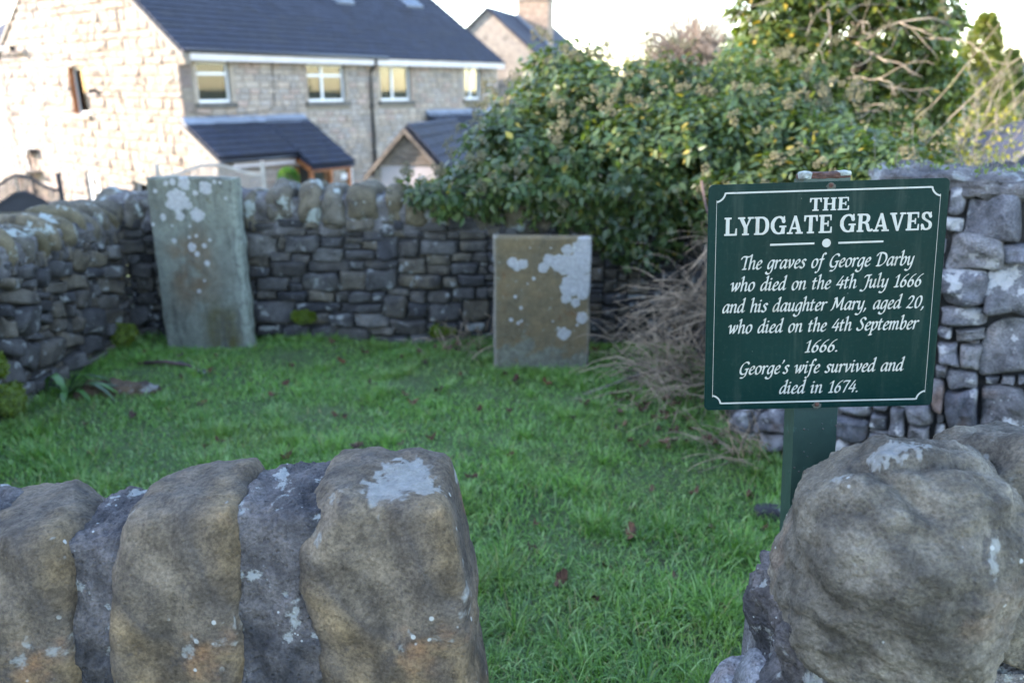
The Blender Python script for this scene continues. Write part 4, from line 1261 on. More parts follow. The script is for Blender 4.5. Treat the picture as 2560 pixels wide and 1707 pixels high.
# ---------------------------------------------------------------- houses
M['hstone'] = stone('house_stone', [(0.270,0.219,0.170), (0.304,0.254,0.201), (0.245,0.209,0.173), (0.279,0.221,0.173), (0.255,0.206,0.163), (0.270,0.202,0.160)], lichen=0, rndv=.22, scale=3, bump=.5, bdist=.02, coord='Object', rust=0)
M['hstone2'] = stone('house_stone_mass', [(0.255,0.211,0.170), (0.284,0.240,0.196), (0.235,0.202,0.173)], lichen=0, rndv=.25, scale=2.5, bump=.5, bdist=.02, rnd=False)
_t = NT('house_stone_course'); _v = _t.coord('Object', False)
_n = _t.noise(_v, 2.2, 5, .65, .3); _g = _t.noise(_v, 14, 5, .7)
_t.base(_t.val(_t.attr('Col', 'Color'), _t.math('MULTIPLY', _t.step(_n, .25, .75, .78, 1.2), _t.step(_g, .25, .75, .82, 1.18))))
_t.rough(.95); _t.bump(_g, .5, .02)
M['hstone3'] = _t.m
M['quoin'] = stone('quoin_stone', [(.135,.105,.092), (.18,.15,.118), (.155,.118,.105)], lichen=0, rndv=.2, scale=3, bump=.3)
M['hmortar'] = plain('house_mortar', (.19, .165, .135), .95, .1, 8)
M['sill'] = plain('dark_sill_stone', (.085, .078, .07), .9, .2, 5)
M['tile'] = stone('roof_tile', [(0.020,0.024,0.037), (0.026,0.030,0.045), (0.022,0.025,0.035), (0.029,0.031,0.040)], lichen=0, rndv=.25, scale=3, bump=.3)
M['tile2'] = stone('roof_tile_mass', [(0.020,0.024,0.037), (0.027,0.031,0.045), (0.023,0.025,0.035)], lichen=0, rndv=.3, scale=1.0, bump=.3, rnd=False)
M['white'] = plain('white_upvc', (.52, .52, .52), .35, .03, 3)
M['fascia'] = plain('fascia_paint', (.42, .38, .37), .5, .06, 2)
M['lead'] = plain('lead_flashing', (.15, .17, .205), .5, .15, 3)
M['black'] = plain('black_plastic', (.012, .013, .016), .4, .1, 3)
M['wood'] = plain('varnished_wood', (.26, .085, .026), .45, .25, 5)
M['curtain'] = plain('cream_curtain', (.33, .325, .31), .8, .08, 3)
M['dark'] = plain('dark_interior', (.03, .028, .025), .9, .2, 2)
M['brick'] = plain('chimney_brick', (.21, .15, .11), .9, .35, 9, .3)
M['board'] = plain('weathered_boards', (.105, .08, .06), .85, .35, 4, .3)
M['pinkpaint'] = plain('pale_pink_paint', (.29, .25, .24), .6, .04, 2)
M['fence'] = plain('grey_blue_fence_paint', (.020, .022, .030), .7, .12, 4)  # grey blue darkened to stand in for shade on the fence
M['creamwood'] = plain('cream_fence_paint', (.34, .30, .26), .7, .12, 4)
M['steel'] = plain('galvanised_gutter', (.55, .54, .52), .45, .1, 3)
t = NT('window_glass')
gl = t.n.new('ShaderNodeBsdfGlossy'); gl.inputs['Color'].default_value = (.9, .9, .9, 1); gl.inputs['Roughness'].default_value = .03
tp = t.n.new('ShaderNodeBsdfTransparent'); tp.inputs['Color'].default_value = (.85, .88, .86, 1)
fr = t.n.new('ShaderNodeFresnel'); fr.inputs['IOR'].default_value = 1.28
mx = t.n.new('ShaderNodeMixShader'); t.l(t.math('ADD', fr.outputs[0], .0), mx.inputs[0]); t.l(tp.outputs[0], mx.inputs[1]); t.l(gl.outputs[0], mx.inputs[2]); t.l(mx.outputs[0], t.out.inputs[0])
M['glass'] = t.m

HZ = math.radians(52.1)
HP = (-8.3506, 21.108, 0.0)

def face_stones(s0, s1, z0, z1, holes, rnd, hr=(.15, .26), wr=(.24, .55), top=None):
    """rows of squared rubble: list of (x0, x1, z0, z1)"""
    out = []; z = z0
    while z < z1 - .05:
        h = min(rnd.uniform(*hr), z1 - z)
        if z1 - z - h < .08: h = z1 - z
        a, b = s0, s1
        if top: a, b = top(z + h)
        x = a
        while x < b - .03:
            w = min(rnd.uniform(*wr), b - x)
            if b - x - w < .1: w = b - x
            segs = [(x, x + w)]
            for (hx0, hx1, hz0, hz1) in holes:
                if z + h > hz0 + .02 and z < hz1 - .02:
                    ns = []
                    for (p, q) in segs:
                        if q <= hx0 or p >= hx1: ns.append((p, q)); continue
                        if p < hx0 - .03: ns.append((p, hx0))
                        if q > hx1 + .03: ns.append((hx1, q))
                    segs = ns
            for (p, q) in segs:
                if q - p > .03: out.append((p, q, z, z + h))
            x += w
        z += h
    return out

HS_TINTS = [(0.265,0.216,0.175), (0.289,0.240,0.196), (0.245,0.204,0.170), (0.274,0.216,0.170), (0.230,0.197,0.173), (0.274,0.206,0.170), (0.257,0.221,0.194)]
def stone_mass(name, V, F, counts, parent, rnd):
    o = mesh_obj(name, V, F, M['hstone3'], parent)
    C = []
    for n_ in counts:
        c = rnd.choice(HS_TINTS); k = rnd.uniform(.88, 1.1); C += [[q*k for q in c]] * n_
    color_attr(o, 'Col', np.array(C)); return tag(o, kind='stuff')

def block(x0, x1, z0, z1, prot, rnd, g=.008, rough=.5):
    """one squared stone, front towards -y"""
    x0 += g; x1 -= g; z0 += g; z1 -= g; i = min(x1-x0, z1-z0) * .16
    f = lambda: -prot * rnd.uniform(1 - rough, 1 + rough)
    V = [(x0,.02,z0),(x1,.02,z0),(x1,.02,z1),(x0,.02,z1),
         (x0,-prot*.25,z0),(x1,-prot*.25,z0),(x1,-prot*.25,z1),(x0,-prot*.25,z1),
         (x0+i,f(),z0+i),(x1-i,f(),z0+i),(x1-i,f(),z1-i),(x0+i,f(),z1-i), ((x0+x1)/2+rnd.uniform(-.2,.2)*(x1-x0),f()*1.15,(z0+z1)/2)]
    F = []
    for r in (0, 4):
        for k in range(4): F.append((r+k, r+(k+1)%4, r+4+(k+1)%4, r+4+k))
    for k in range(4): F.append((8+k, 8+(k+1)%4, 12))
    return V, F

def panel(mb, s0, s1, z0, z1, holes, y0, y1):
    """wall sheet with openings, as boxes"""
    xs = sorted({s0, s1, *[min(max(h[0], s0), s1) for h in holes], *[min(max(h[1], s0), s1) for h in holes]})
    for a, b in zip(xs[:-1], xs[1:]):
        hs = sorted([h for h in holes if h[0] < (a+b)/2 < h[1]], key=lambda h: h[2]); z = z0
        for h in hs:
            if h[2] > z: mb.box(a, b, y0, y1, z, h[2])
            z = max(z, h[3])
        if z < z1: mb.box(a, b, y0, y1, z, z1)

def window(parent, x0, x1, z0, z1, bars_v=(), bars_h=(), y=.09, sill=True, back='curtain', fw=.06, turn=0.0, name='window'):
    """white casement in an opening of a wall that faces -y"""
    mb = MB()
    mb.box(x0, x1, y, y+.06, z0, z0+fw*1.2).box(x0, x1, y, y+.06, z1-fw, z1).box(x0, x0+fw, y, y+.06, z0+fw*1.2, z1-fw).box(x1-fw, x1, y, y+.06, z0+fw*1.2, z1-fw)
    w = mb.build(name, M['white'], parent)
    for k in bars_v: MB().box(k-fw*.6, k+fw*.6, y-.004, y+.056, z0+fw*1.2, z1-fw).build('glazing_bar', M['white'], w)
    for k in bars_h: MB().box(x0+fw, x1-fw, y-.007, y+.053, k-fw*.6, k+fw*.6).build('glazing_bar', M['white'], w)
    MB().box(x0+fw*.9, x1-fw*.9, y+.025, y+.03, z0+fw, z1-fw*.9).build('pane', M['glass'], w)
    MB().box(x0+.02, x1-.02, y+.13, y+.14, z0+.02, z1-.02).build('curtain' if back == 'curtain' else 'dark_room', M[back], w)
    if sill: MB().box(x0-.10, x1+.12, -.09, .09, z0-.12, z0-.012).build('sill', M['sill'], w)
    return w

house = empty('stone_house', HP, HZ)
tag(house, 'pair of stone cottages with sunlit gable and dark tiled roof behind the wall', 'house')
W_, D_, EZ, RZ, RY = 12.72, 10.9, 2.46, 6.13, 5.46
BZ = -2.75
rnd = random.Random(5)
fh = [(.46,1.42,1.21,2.23), (3.96,5.37,1.19,2.23), (6.82,8.17,1.18,2.25), (10.87,11.76,1.18,2.26)]
gh = [(-6.0,-4.98,.84,2.15), (-5.95,-5.15,BZ,-.86), (-3.05,-2.2,-2.0,-.96)]     # openings on the gable, x = -t
mb = MB()
mb.prism([(.2,.2,BZ),(.2,D_-.2,BZ),(.2,D_-.2,EZ),(.2,RY,RZ-.15),(.2,.2,EZ)], (W_-.4, 0, 0))
mb.build('inner_wall', M['dark'], house)
mb = MB(); panel(mb, 0, W_, BZ, EZ, fh, .012, .198); mb.build('wall', M['hmortar'], house)
# gable face: built facing -y in its own frame then turned; frame x = -t
def gable_xf(o):
    o.rotation_euler = (0, 0, -math.pi/2)   # local -y faces -x of the house
    return o
mb = MB(); panel(mb, -D_, 0, BZ, EZ, gh, .012, .198); mb.prism([(-D_,.012,EZ),(0,.012,EZ),(-RY,.012,RZ-.02)], (0,.186,0))
gable_xf(mb.build('gable_wall', M['hmortar'], house))
def gtop(z):
    if z <= EZ: return -D_, -.02
    k = (z - EZ) / (RZ - EZ); return -D_ + (D_-RY)*k + .03, -RY*k - .03
gs = face_stones(-D_, -.02, BZ, RZ - .1, gh, rnd, (.16,.30), (.25,.62), gtop)
order = sorted(range(len(gs)), key=lambda i: (0 if (gs[i][2] > -1.3 and gs[i][3] < 4.6) else 1, -gs[i][0]*.6 - (gs[i][1]-gs[i][0])*(gs[i][3]-gs[i][2])*25))
single = set(order[:300]); V2 = []; F2 = []
for i, (a, b, c, d) in enumerate(gs):
    V, F = block(a, b, c, d, rnd.uniform(.02, .055), rnd, .012, .7)
    if i in single:
        cx, cz = (a+b)/2, (c+d)/2
        o = mesh_obj('wall_stone', [(v[0]-cx, v[1], v[2]-cz) for v in V], F, M['hstone'], house)
        gable_xf(o); o.location = (0, -cx, cz)
    else:
        k = len(V2); V2 += V; F2 += [tuple(q+k for q in f) for f in F]
gable_xf(stone_mass('wall_stones', V2, F2, [13]*(len(V2)//13), house, rnd))
fs_ = face_stones(0.34, W_, BZ, EZ, [(h[0]-.12, h[1]+.12, h[2]-.14, h[3]+.2) for h in fh], rnd, (.14,.20), (.24,.46))
V2 = []; F2 = []
for (a, b, c, d) in fs_:
    V, F = block(a, b, c, d, rnd.uniform(.012, .026), rnd, .012); k = len(V2); V2 += V; F2 += [tuple(q+k for q in f) for f in F]
stone_mass('facing_stones', V2, F2, [13]*(len(V2)//13), house, rnd)
z = BZ; i = 0
while z < EZ - .1:        # quoins at the near corner
    h = rnd.uniform(.26, .36); h = min(h, EZ - z); w = .33 if i % 2 else .30
    V, F = block(0, w, z, z+h, .022, rnd, .008, .3); mesh_obj('quoin', [(v[0], v[1], v[2]-z) for v in V], F, M['quoin'], house, False, (0, 0, z)); z += h; i += 1
for (a, b, c, d) in fh:    # dressed surrounds
    for (x0, x1, z0, z1) in ((a-.13, a, c-.02, d), (b, b+.13, c-.02, d), (a-.13, b+.13, d, min(d+.19, EZ-.06))):
        V, F = block(x0, x1, z0, z1, .014, rnd, .003, .15); mesh_obj('window_surround', V, F, M['hstone'], house)
window(house, *fh[0], bars_h=(1.93,), back='dark')
window(house, *fh[1], bars_h=(1.92,), bars_v=(4.55,))
window(house, *fh[2], bars_v=(7.40,))
window(house, *fh[3], bars_v=(11.25,), back='dark')
w = window(house, *gh[0], y=.14, sill=False, back='dark'); gable_xf(w)
gable_xf(MB().box(-6.10,-4.90,-.13,.10,.70,.828).build('sill', M['hstone'], house))
gable_xf(MB().box(gh[0][0]-.002, gh[0][0]+.02, -.012, .138, .84, 2.15).build('reveal', M['wood'], house))
dr = gable_xf(MB().box(-5.95,-5.15,.06,.11,BZ,-.86).build('door', M['white'], house))
for zz in (-1.15, -1.55): MB().box(-5.68,-5.42,.05,.058,zz-.12,zz+.10).build('pane', M['dark'], dr)
w = window(house, *gh[2], y=.10, sill=False, back='dark'); gable_xf(w)

def tiled(parent, x0, x1, y0, z0, y1, z1, rnd, gauge=.27, tw=.33, singles=300, lift=.02, mat1='tile', mat2='tile2', name='roof_tile'):
    """overlapping tiles on a slope that climbs from (y0,z0) to (y1,z1), running along x"""
    L = math.hypot(y1-y0, z1-z0); ang = math.atan2(z1-z0, y1-y0)
    n = int(L / gauge) + 1; V2 = []; F2 = []; made = 0
    th = .05
    base = [(0,-.0,0),(tw-.006,0,0),(tw-.006,gauge*1.35,0),(0,gauge*1.35,0),(0,0,th),(tw-.006,0,th),(tw-.006,gauge*1.35,th*.6),(0,gauge*1.35,th*.6)]
    BF = [(0,3,2,1),(4,5,6,7),(0,1,5,4),(1,2,6,5),(2,3,7,6),(3,0,4,7)]
    me = None
    for r in range(n):
        d = r * gauge; off = (tw/2 if r % 2 else 0)
        x = x0 - off
        while x < x1 - .02:
            a = max(x, x0); b = min(x + tw, x1)
            yy = y0 + d*math.cos(ang); zz = z0 + d*math.sin(ang)
            ln = min(gauge*1.35, L - d)
            if b - a > .05 and ln > .05:
                full = (b - a > tw - .01) and ln > gauge*1.3
                tl = .05 + rnd.uniform(-.008, .008); dz = lift + th*.9 + rnd.uniform(0, .006)
                if full and made < singles:
                    if me is None:
                        o = mesh_obj(name, base, BF, M[mat1], parent); me = o.data
                    else:
                        o = bpy.data.objects.new(name, me); col.objects.link(o); o.parent = parent
                    o.location = (a, yy - math.sin(ang)*dz, zz + math.cos(ang)*dz); o.rotation_euler = (ang - tl, rnd.uniform(-.012, .012), 0); made += 1
                else:
                    R = Matrix.Rotation(ang - tl, 4, 'X'); k = len(V2)
                    for q in base:
                        p = R @ Vector((q[0]/tw*(b-a), min(q[1], ln), q[2])); V2.append((a+p.x, yy - math.sin(ang)*dz + p.y, zz + math.cos(ang)*dz + p.z))
                    F2 += [tuple(q+k for q in f) for f in BF]
            x += tw
    if V2: tag(mesh_obj('roof_tiles', V2, F2, M[mat2], parent), kind='stuff')

# main roof: deck, tiles, ridge, verges
OY = -.28; OZ = EZ + .06 - .28*.672 + .10
mb = MB(); mb.prism([(-.03, OY, OZ-.06), (-.03, RY, RZ+.02), (-.03, RY, RZ-.10), (-.03, OY, OZ-.12)][::-1], (W_+.12, 0, 0))
mb.prism([(-.03, RY, RZ+.02), (-.03, D_+.28, OZ-.06), (-.03, D_+.28, OZ-.16), (-.03, RY, RZ-.10)][::-1], (W_+.12, 0, 0))
roof = mb.build('roof', M['tile2'], house)
tiled(house, -.02, W_+.08, OY, OZ-.06, RY, RZ+.02, rnd)
tube_obj('ridge', [[(-.03, RY, RZ+.05), (W_+.1, RY, RZ+.05)]], [(.11, .11)], M['tile2'], roof, 8)
gable_xf(MB().prism([(.30,-.06,OZ-.16),(.30,-.06,OZ-.05),(-RY,-.06,RZ+.02),(-RY,-.06,RZ-.10)], (0,.08,0)).build('verge', M['hmortar'], roof))
gable_xf(MB().prism([(-D_-.30,-.06,OZ-.16),(-D_-.30,-.06,OZ-.05),(-RY,-.06,RZ+.02),(-RY,-.06,RZ-.10)], (0,.08,0)).build('verge', M['hmortar'], roof))
MB().box(0, .16, -.30, 0.0, EZ-.32, EZ+.02).build('kneeler', M['quoin'], house)
for (a, b) in ((.18, 6.34), (6.44, W_+.05)):
    MB().box(a, b, -.285, -.25, EZ-.22, EZ-.02).build('fascia', M['fascia'], house)
MB().box(.18, W_, -.25, .0, EZ-.20, EZ-.18).build('soffit', M['fascia'], house)
tube_obj('gutter', [[(.1, -.31, EZ+.01), (6.9, -.31, EZ-.01)]], [(.055, .055)], M['black'], house, 8)
tube_obj('downpipe', [[(6.42, -.31, EZ-.02), (6.42, -.28, EZ-.16), (6.38, -.08, EZ-.38), (6.37, -.07, EZ-.6), (6.37, -.07, -2.6)]], [(.045, .045)], M['black'], house, 8)
for zz in (1.0, -.4): MB().box(6.30, 6.44, -.13, 0, zz, zz+.06).build('pipe_bracket', M['black'], house)
tube_obj('cable', [[(.25, -.03, 1.0), (.8, -.03, .86), (1.8, -.03, .92), (2.5, -.03, .98), (2.75, -.03, 1.1), (2.78, -.03, 2.3)]], [(.012, .012)], M['black'], house, 5)
for (x0, x1, y0, y1) in ((7.25, 8.0, 2.36, 3.35), (10.72, 11.5, 2.55, 3.6)):   # skylights
    k = .672; zz = lambda y: EZ + .17 + k*(y - .1) + .06
    fr_ = MB().prism([(x0, y0, zz(y0)), (x1, y0, zz(y0)), (x1, y1, zz(y1)), (x0, y1, zz(y1))], (0, -.05, .08)).build('skylight', M['lead'], house)
    MB().prism([(x0+.07, y0+.06, zz(y0+.06)), (x1-.07, y0+.06, zz(y0+.06)), (x1-.07, y1-.06, zz(y1-.06)), (x0+.07, y1-.06, zz(y1-.06))], (0, -.056, .092)).build('pane', M['glass'], fr_)
# gutter, downpipe and hopper on the sunlit gable
gg = [('gutter', [[(-11.6, -.35, 2.70), (-8.95, -.35, 2.74)]], .075, 'steel'), ('downpipe', [[(-10.72, -.16, 2.66), (-10.72, -.16, -2.6)]], .05, 'steel')]
for nm, pth, r, m in gg: gable_xf(tube_obj(nm, pth, [(r, r)], M[m], house, 8))
gable_xf(MB().box(-8.95,-8.70,-.44,-.26,2.64,2.82).build('gutter_end', M['black'], house))
gable_xf(MB().box(-9.75,-9.15,-.34,-.02,-.46,-.30).build('hopper', M['steel'], house))
gable_xf(MB().box(-9.10,-8.95,-.30,-.02,-.46,-.32).build('vent_cap', M['black'], house))
gable_xf(tube_obj('waste_pipe', [[(-9.45, -.16, -.46), (-9.45, -.16, -2.6)]], [(.05, .05)], M['black'], house, 8))
gable_xf(MB().box(-11.6,-9.0,-.5,-.02,-1.10,-1.0).build('ledge', M['hstone2'], house))
gable_xf(tube_obj('wall_lamp', [[(-4.38, 0, 1.50), (-4.38, -.22, 1.50), (-4.38, -.26, 1.44)]], [(.05, .07)], M['black'], house, 8))

# wing beyond the gable
V2 = []; F2 = []
for (a, b, c, d) in face_stones(-16.5, -10.95, BZ, 2.6, [], rnd, (.16,.28), (.3,.6)):
    V, F = block(a, b, c, d, .03, rnd, .012, .6); k = len(V2); V2 += [(v[0], v[1]+.5, v[2]) for v in V]; F2 += [tuple(q+k for q in f_) for f_ in F]
gable_xf(stone_mass('wing_stones', V2, F2, [13]*(len(V2)//13), house, rnd))
gable_xf(MB().box(-16.5, -10.92, .512, 3.0, BZ, 2.6).build('wing_wall', M['hmortar'], house))
gable_xf(MB().prism([(-16.5,.2,2.6),(-10.9,.2,2.6),(-10.9,3.2,4.2),(-16.5,3.2,4.2)], (0,0,.1)).build('wing_roof', M['tile2'], house))

# lean-to with porch on the near house
lean = empty('lean_to', (0, 0, 0), 0, house)
mb = MB(); mb.prism([(-.04,-.01,-2.7),(-.04,-1.30,-2.7),(-.04,-1.30,-.06),(-.04,-.01,.66)], (2.3, 0, 0)); mb.build('wall', M['hmortar'], lean)
V2 = []; F2 = []
for (a, b, c, d) in face_stones(-1.30, -.02, -2.7, .62, [], rnd, (.14,.22), (.2,.4), lambda z: (max(-1.30, -1.30 + 0 if z < -.06 else -(.66 - z)/.558 - .0), -.02)):
    V, F = block(a, b, c, d, .02, rnd); k = len(V2)
    V2 += [(v[1]-.04, v[0], v[2]) for v in V]; F2 += [tuple(q+k for q in f)[::-1] for f in F]
stone_mass('wall_stones', V2, F2, [13]*(len(V2)//13), lean, rnd)
V2 = []; F2 = []
for (a, b, c, d) in face_stones(0, 2.24, -2.7, -.2, [], rnd, (.14,.22), (.25,.45)):
    V, F = block(a, b, c, d, .016, rnd); k = len(V2)
    V2 += [(v[0], v[1]-1.30, v[2]) for v in V]; F2 += [tuple(q+k for q in f) for f in F]
stone_mass('wall_stones', V2, F2, [13]*(len(V2)//13), lean, rnd)
lr = MB().prism([(-.14,0,.70),(-.14,-1.48,-.13),(-.14,-1.48,-.19),(-.14,0,.62)], (2.42,0,0)).build('roof', M['tile2'], lean)
MB().prism([(2.28,0,.70),(2.28,-2.05,-.45),(2.28,-2.05,-.51),(2.28,0,.62)], (1.5,0,0)).build('porch_roof', M['tile2'], lean)
tiled(lean, -.12, 2.26, -1.48, -.13, 0, .70, rnd, singles=60)
tiled(lean, 2.28, 3.78, -2.05, -.45, 0, .70, rnd, singles=40)
MB().prism([(-.12,-.02,.86),(-.12,-.30,.62),(-.12,-.30,.60),(-.12,-.02,.70)], (3.86,0,0)).build('flashing', M['lead'], lean)
MB().box(.3, 2.2, -1.47, -1.43, -.36, -.20).build('fascia', M['fascia'], lean)
tube_obj('gutter', [[(-.1,-1.53,-.17),(2.25,-1.53,-.18)]], [(.05,.05)], M['black'], lean, 8)
MB().prism([(-.16,.02,.72),(-.16,-1.55,-.16),(-.16,-1.55,-.30),(-.16,.02,.58)], (.05,0,0)).build('bargeboard', M['hmortar'], lean)
for (x, y) in ((2.32,-1.32),(2.32,-1.94),(2.98,-1.94),(3.62,-1.94)):
    MB().box(x-.05,x+.05,y-.05,y+.05,-2.7,-.50).build('porch_post', M['wood'], lean)
MB().bar((2.30,-1.94,-.52),(3.7,-1.94,-.52),.09,.12).build('porch_beam', M['wood'], lean)
MB().bar((2.32,-1.30,-.24),(2.32,-2.0,-.52),.09,.14).build('porch_beam', M['wood'], lean)
MB().box(2.36,2.92,-1.93,-1.91,-2.4,-.62).build('porch_pane', M['glass'], lean)
MB().box(3.04,3.30,-1.60,-1.56,-2.6,-.62).build('inner_door', M['wood'], lean)
MB().box(3.32,3.57,-1.93,-1.91,-2.4,-.62).build('porch_pane', M['glass'], lean)
MB().box(3.34,3.55,-1.96,-1.945,-.86,-.70).build('notice', M['white'], lean)
MB().box(2.4,3.6,-.9,-.85,-2.7,-.5).build('back_wall', M['dark'], lean)
MB().box(3.69,3.73,-1.98,-1.90,-2.6,-.56).build('white_pipe', M['white'], lean)
# second lean-to, mostly behind the shed and the ivy
lean2 = empty('lean_to', (8.9, 0, 0), 0, house)
MB().prism([(0,-.01,-2.7),(0,-1.6,-2.7),(0,-1.6,-.12),(0,-.01,.66)], (3.6, 0, 0)).build('wall', M['hstone2'], lean2)
MB().prism([(-.1,0,.70),(-.1,-1.8,-.30),(-.1,-1.8,-.36),(-.1,0,.62)], (3.9,0,0)).build('roof', M['tile2'], lean2)
tiled(lean2, -.1, 3.8, -1.8, -.30, 0, .70, rnd, singles=40)
MB().prism([(-.1,-.02,.86),(-.1,-.30,.62),(-.1,-.30,.60),(-.1,-.02,.70)], (3.9,0,0)).build('flashing', M['lead'], lean2)

# wooden-gabled outhouse
shed = empty('outhouse', (-2.32, 18.05, -2.6), math.radians(-12))
tag(shed, 'small outhouse with weathered boarded gable and two pale doors left of the ivy', 'outhouse')
MB().prism([(-.80,.05,0),(.80,.05,0),(.80,.05,2.45),(0,.05,3.30),(-.80,.05,2.45)], (0,3.4,0)).build('wall', M['hstone2'], shed)
z = 2.56
while z < 3.25:
    k = (3.30 - z) / .85; w = min(.86, .80*k) if z > 2.45 else .80
    if w > .05: MB().prism([(-w,-.02,z),(w,-.02,z),(max(0,w-.11),.0,z+.115),(-max(0,w-.11),.0,z+.115)], (0,.045,0)).build('board', M['board'], shed)
    z += .12
for (a, b) in ((-.60,-.06),(.09,.63)):
    d = MB().box(a, b, 0, .045, .1, 2.46).build('door', M['pinkpaint'], shed)
    MB().box(a-.05, b+.05, .01, .052, 2.46, 2.52).build('door_frame', M['pinkpaint'], d)
    for x in (a-.05, b): MB().box(x, x+.05, .012, .052, .1, 2.46).build('door_frame', M['pinkpaint'], d)
    MB().box(b-.25, b-.02, -.015, 0, 2.2, 2.23).build('hinge', M['black'], d)
for sx in (-1, 1):
    MB().prism([(0,-.12,3.38),(sx*1.0,-.12,2.30),(sx*1.0,-.12,2.25),(0,-.12,3.32)], (0,3.8,0)).build('roof', M['tile2'], shed)
    MB().prism([(0,-.15,3.36),(sx*1.0,-.15,2.28),(sx*1.0,-.15,2.16),(0,-.15,3.24)], (0,.03,0)).build('bargeboard', M['board'], shed)
rt = empty('tiled_slope', (0, 3.66, 0), -math.pi/2, shed)
tiled(rt, 0, 3.78, -1.0+2.0-2.0, 2.30, 0, 3.38, rnd, singles=60)
rt.location = (0, 3.68, 0); rt.rotation_euler = (0, 0, math.pi/2)
rt.location = (0, -.12, 0)

# farther house with brick chimney
h2 = empty('stone_house', (-1.04, 36.7, -3.0), math.radians(-17))
tag(h2, 'farther stone house with brick chimney seen above the ivy', 'house')
MB().prism([(-4.3,0,0),(4.3,0,0),(4.3,0,4.1),(0,0,7.72),(-4.3,0,4.1)], (0,11,0)).build('wall', M['hstone2'], h2)
for sx in (-1, 1):
    MB().prism([(0,-.12,7.86),(sx*4.6,-.12,4.0),(sx*4.6,-.12,3.88),(0,-.12,7.74)], (0,11.3,0)).build('roof', M['tile2'], h2)
ch = MB().box(.15, 1.65, 3.9, 4.9, 6.2, 8.45).build('chimney', M['brick'], h2)
MB().box(.08, 1.72, 3.83, 4.97, 8.45, 8.55).build('cap', M['hmortar'], ch)
MB().prism([(.1,3.85,7.9),(1.7,3.85,6.62),(1.7,3.85,6.42),(.1,3.85,7.70)], (0,.04,0)).build('flashing', M['lead'], ch)
for x in (.5, 1.2): tube_obj('chimney_pot', [[(x,4.4,8.55),(x,4.4,9.0)]], [(.13,.11)], M['brick'], ch, 10)

# house left of the view; its shadow lies over the graveyard
h3 = empty('stone_house', (-16.5, 2.0, 0), 0)
tag(h3, 'stone house out of view to the left that shades the graveyard', 'house')
for (ya, yb, dz, nm) in ((-14, 1.0, 0, 'wall'), (1.0, 11.5, -.68, 'wing_wall')):  # unseen lower wing, added so the sun clears it and reaches the ivy
    MB().prism([(-4,ya,-1),(4,ya,-1),(4,ya,4.8+dz),(0,ya,7.85+dz),(-4,ya,4.8+dz)], (0,yb-ya,0)).build(nm, M['hstone2'], h3)
    for sx in (-1, 1):
        MB().prism([(0,ya-.2,8.1+dz),(sx*4.3,ya-.2,5.0+dz),(sx*4.3,ya-.2,4.85+dz),(0,ya-.2,7.95+dz)], (0,yb-ya+.4,0)).build('roof', M['tile2'], h3)

# fences
def arch_fence(label, A, B, mat, top, base, rise, n_panels, lattice_h=.42, solid=True, post_last=True):
    A = Vector(A); B = Vector(B); L = (B-A).length; rz = math.atan2(B.y-A.y, B.x-A.x)
    f = empty('fence', (A.x, A.y, base), rz); tag(f, label, 'fence')
    w = L / n_panels; H = top - base
    for p in range(n_panels + 1):
        MB().box(p*w-.05, p*w+.05, -.05, .05, 0, H+.05).build('post', M[mat], f)
    def crest(u, off): # ogee arch: high in the middle, swept down to the posts
        return H - off - rise + rise * (.5 - .5*math.cos(2*math.pi*u))
    for p in range(n_panels):
        x0 = p*w + .05; x1 = (p+1)*w - .05
        for off, nm in ((0, 'arch_rail'), (lattice_h, 'arch_rail')):
            pts = [(x0 + (x1-x0)*i/16, 0, crest(i/16, off)) for i in range(17)]
            V = []; F = []
            for q in pts: V += [(q[0], -.035, q[2]-.04), (q[0], .035, q[2]-.04), (q[0], .035, q[2]+.04), (q[0], -.035, q[2]+.04)]
            for i in range(16):
                for k in range(4): F.append((4*i+k, 4*i+(k+1)%4, 4*i+4+(k+1)%4, 4*i+4+k))
            mesh_obj(nm, V, F, M[mat], f)
        sp = .085; m = int((x1-x0+lattice_h+rise)/sp) + 2
        for sgn in (-1, 1):
            for i in range(-8, m):
                # slanted lath clipped to the band between the two rails
                pts = []
                for k in range(41):
                    t = k/40*(lattice_h+rise); x = (x0 + i*sp + t) if sgn > 0 else (x1 - i*sp - t)
                    z = H - rise - lattice_h + t
                    if x0 < x < x1:
                        u = (x-x0)/(x1-x0)
                        if crest(u, lattice_h) < z < crest(u, 0): pts.append((x, .006*sgn, z))
                if len(pts) > 1: MB().bar(pts[0], pts[-1], .012, .034, (0,1,0)).build('lattice_slat', M[mat], f)
        if solid:
            nb = 11
            for i in range(nb):
                z0 = .06 + i*(H-rise-lattice_h-.06)/nb; z1 = .06 + (i+1)*(H-rise-lattice_h-.06)/nb - .012
                MB().box(x0, x1, -.012, .012, z0, z1).build('board', M[mat], f)
            # filled crown under the lower rail
            V = []; zb = H-rise-lattice_h
            pts = [(x0 + (x1-x0)*i/16, crest(i/16, lattice_h)) for i in range(17)]
            mbb = MB(); mbb.prism([(x0,-.011,zb-.01)] + [(x1,-.011,zb-.01)] + [(q[0],-.011,max(q[1], zb)) for q in pts[::-1]], (0,.022,0)); mbb.build('board', M[mat], f)
arch_fence('grey blue trellis topped fence at the far left below the gable', (-14.95, 19.55, 0), (-11.41, 20.35, 0), 'fence', -.50, -2.6, .38, 2)
arch_fence('cream trellis fence with curved top behind the tall headstone', (-8.2, 18.75, 0), (-5.95, 19.35, 0), 'creamwood', -.13, -2.6, .26, 1, lattice_h=.45, solid=False)

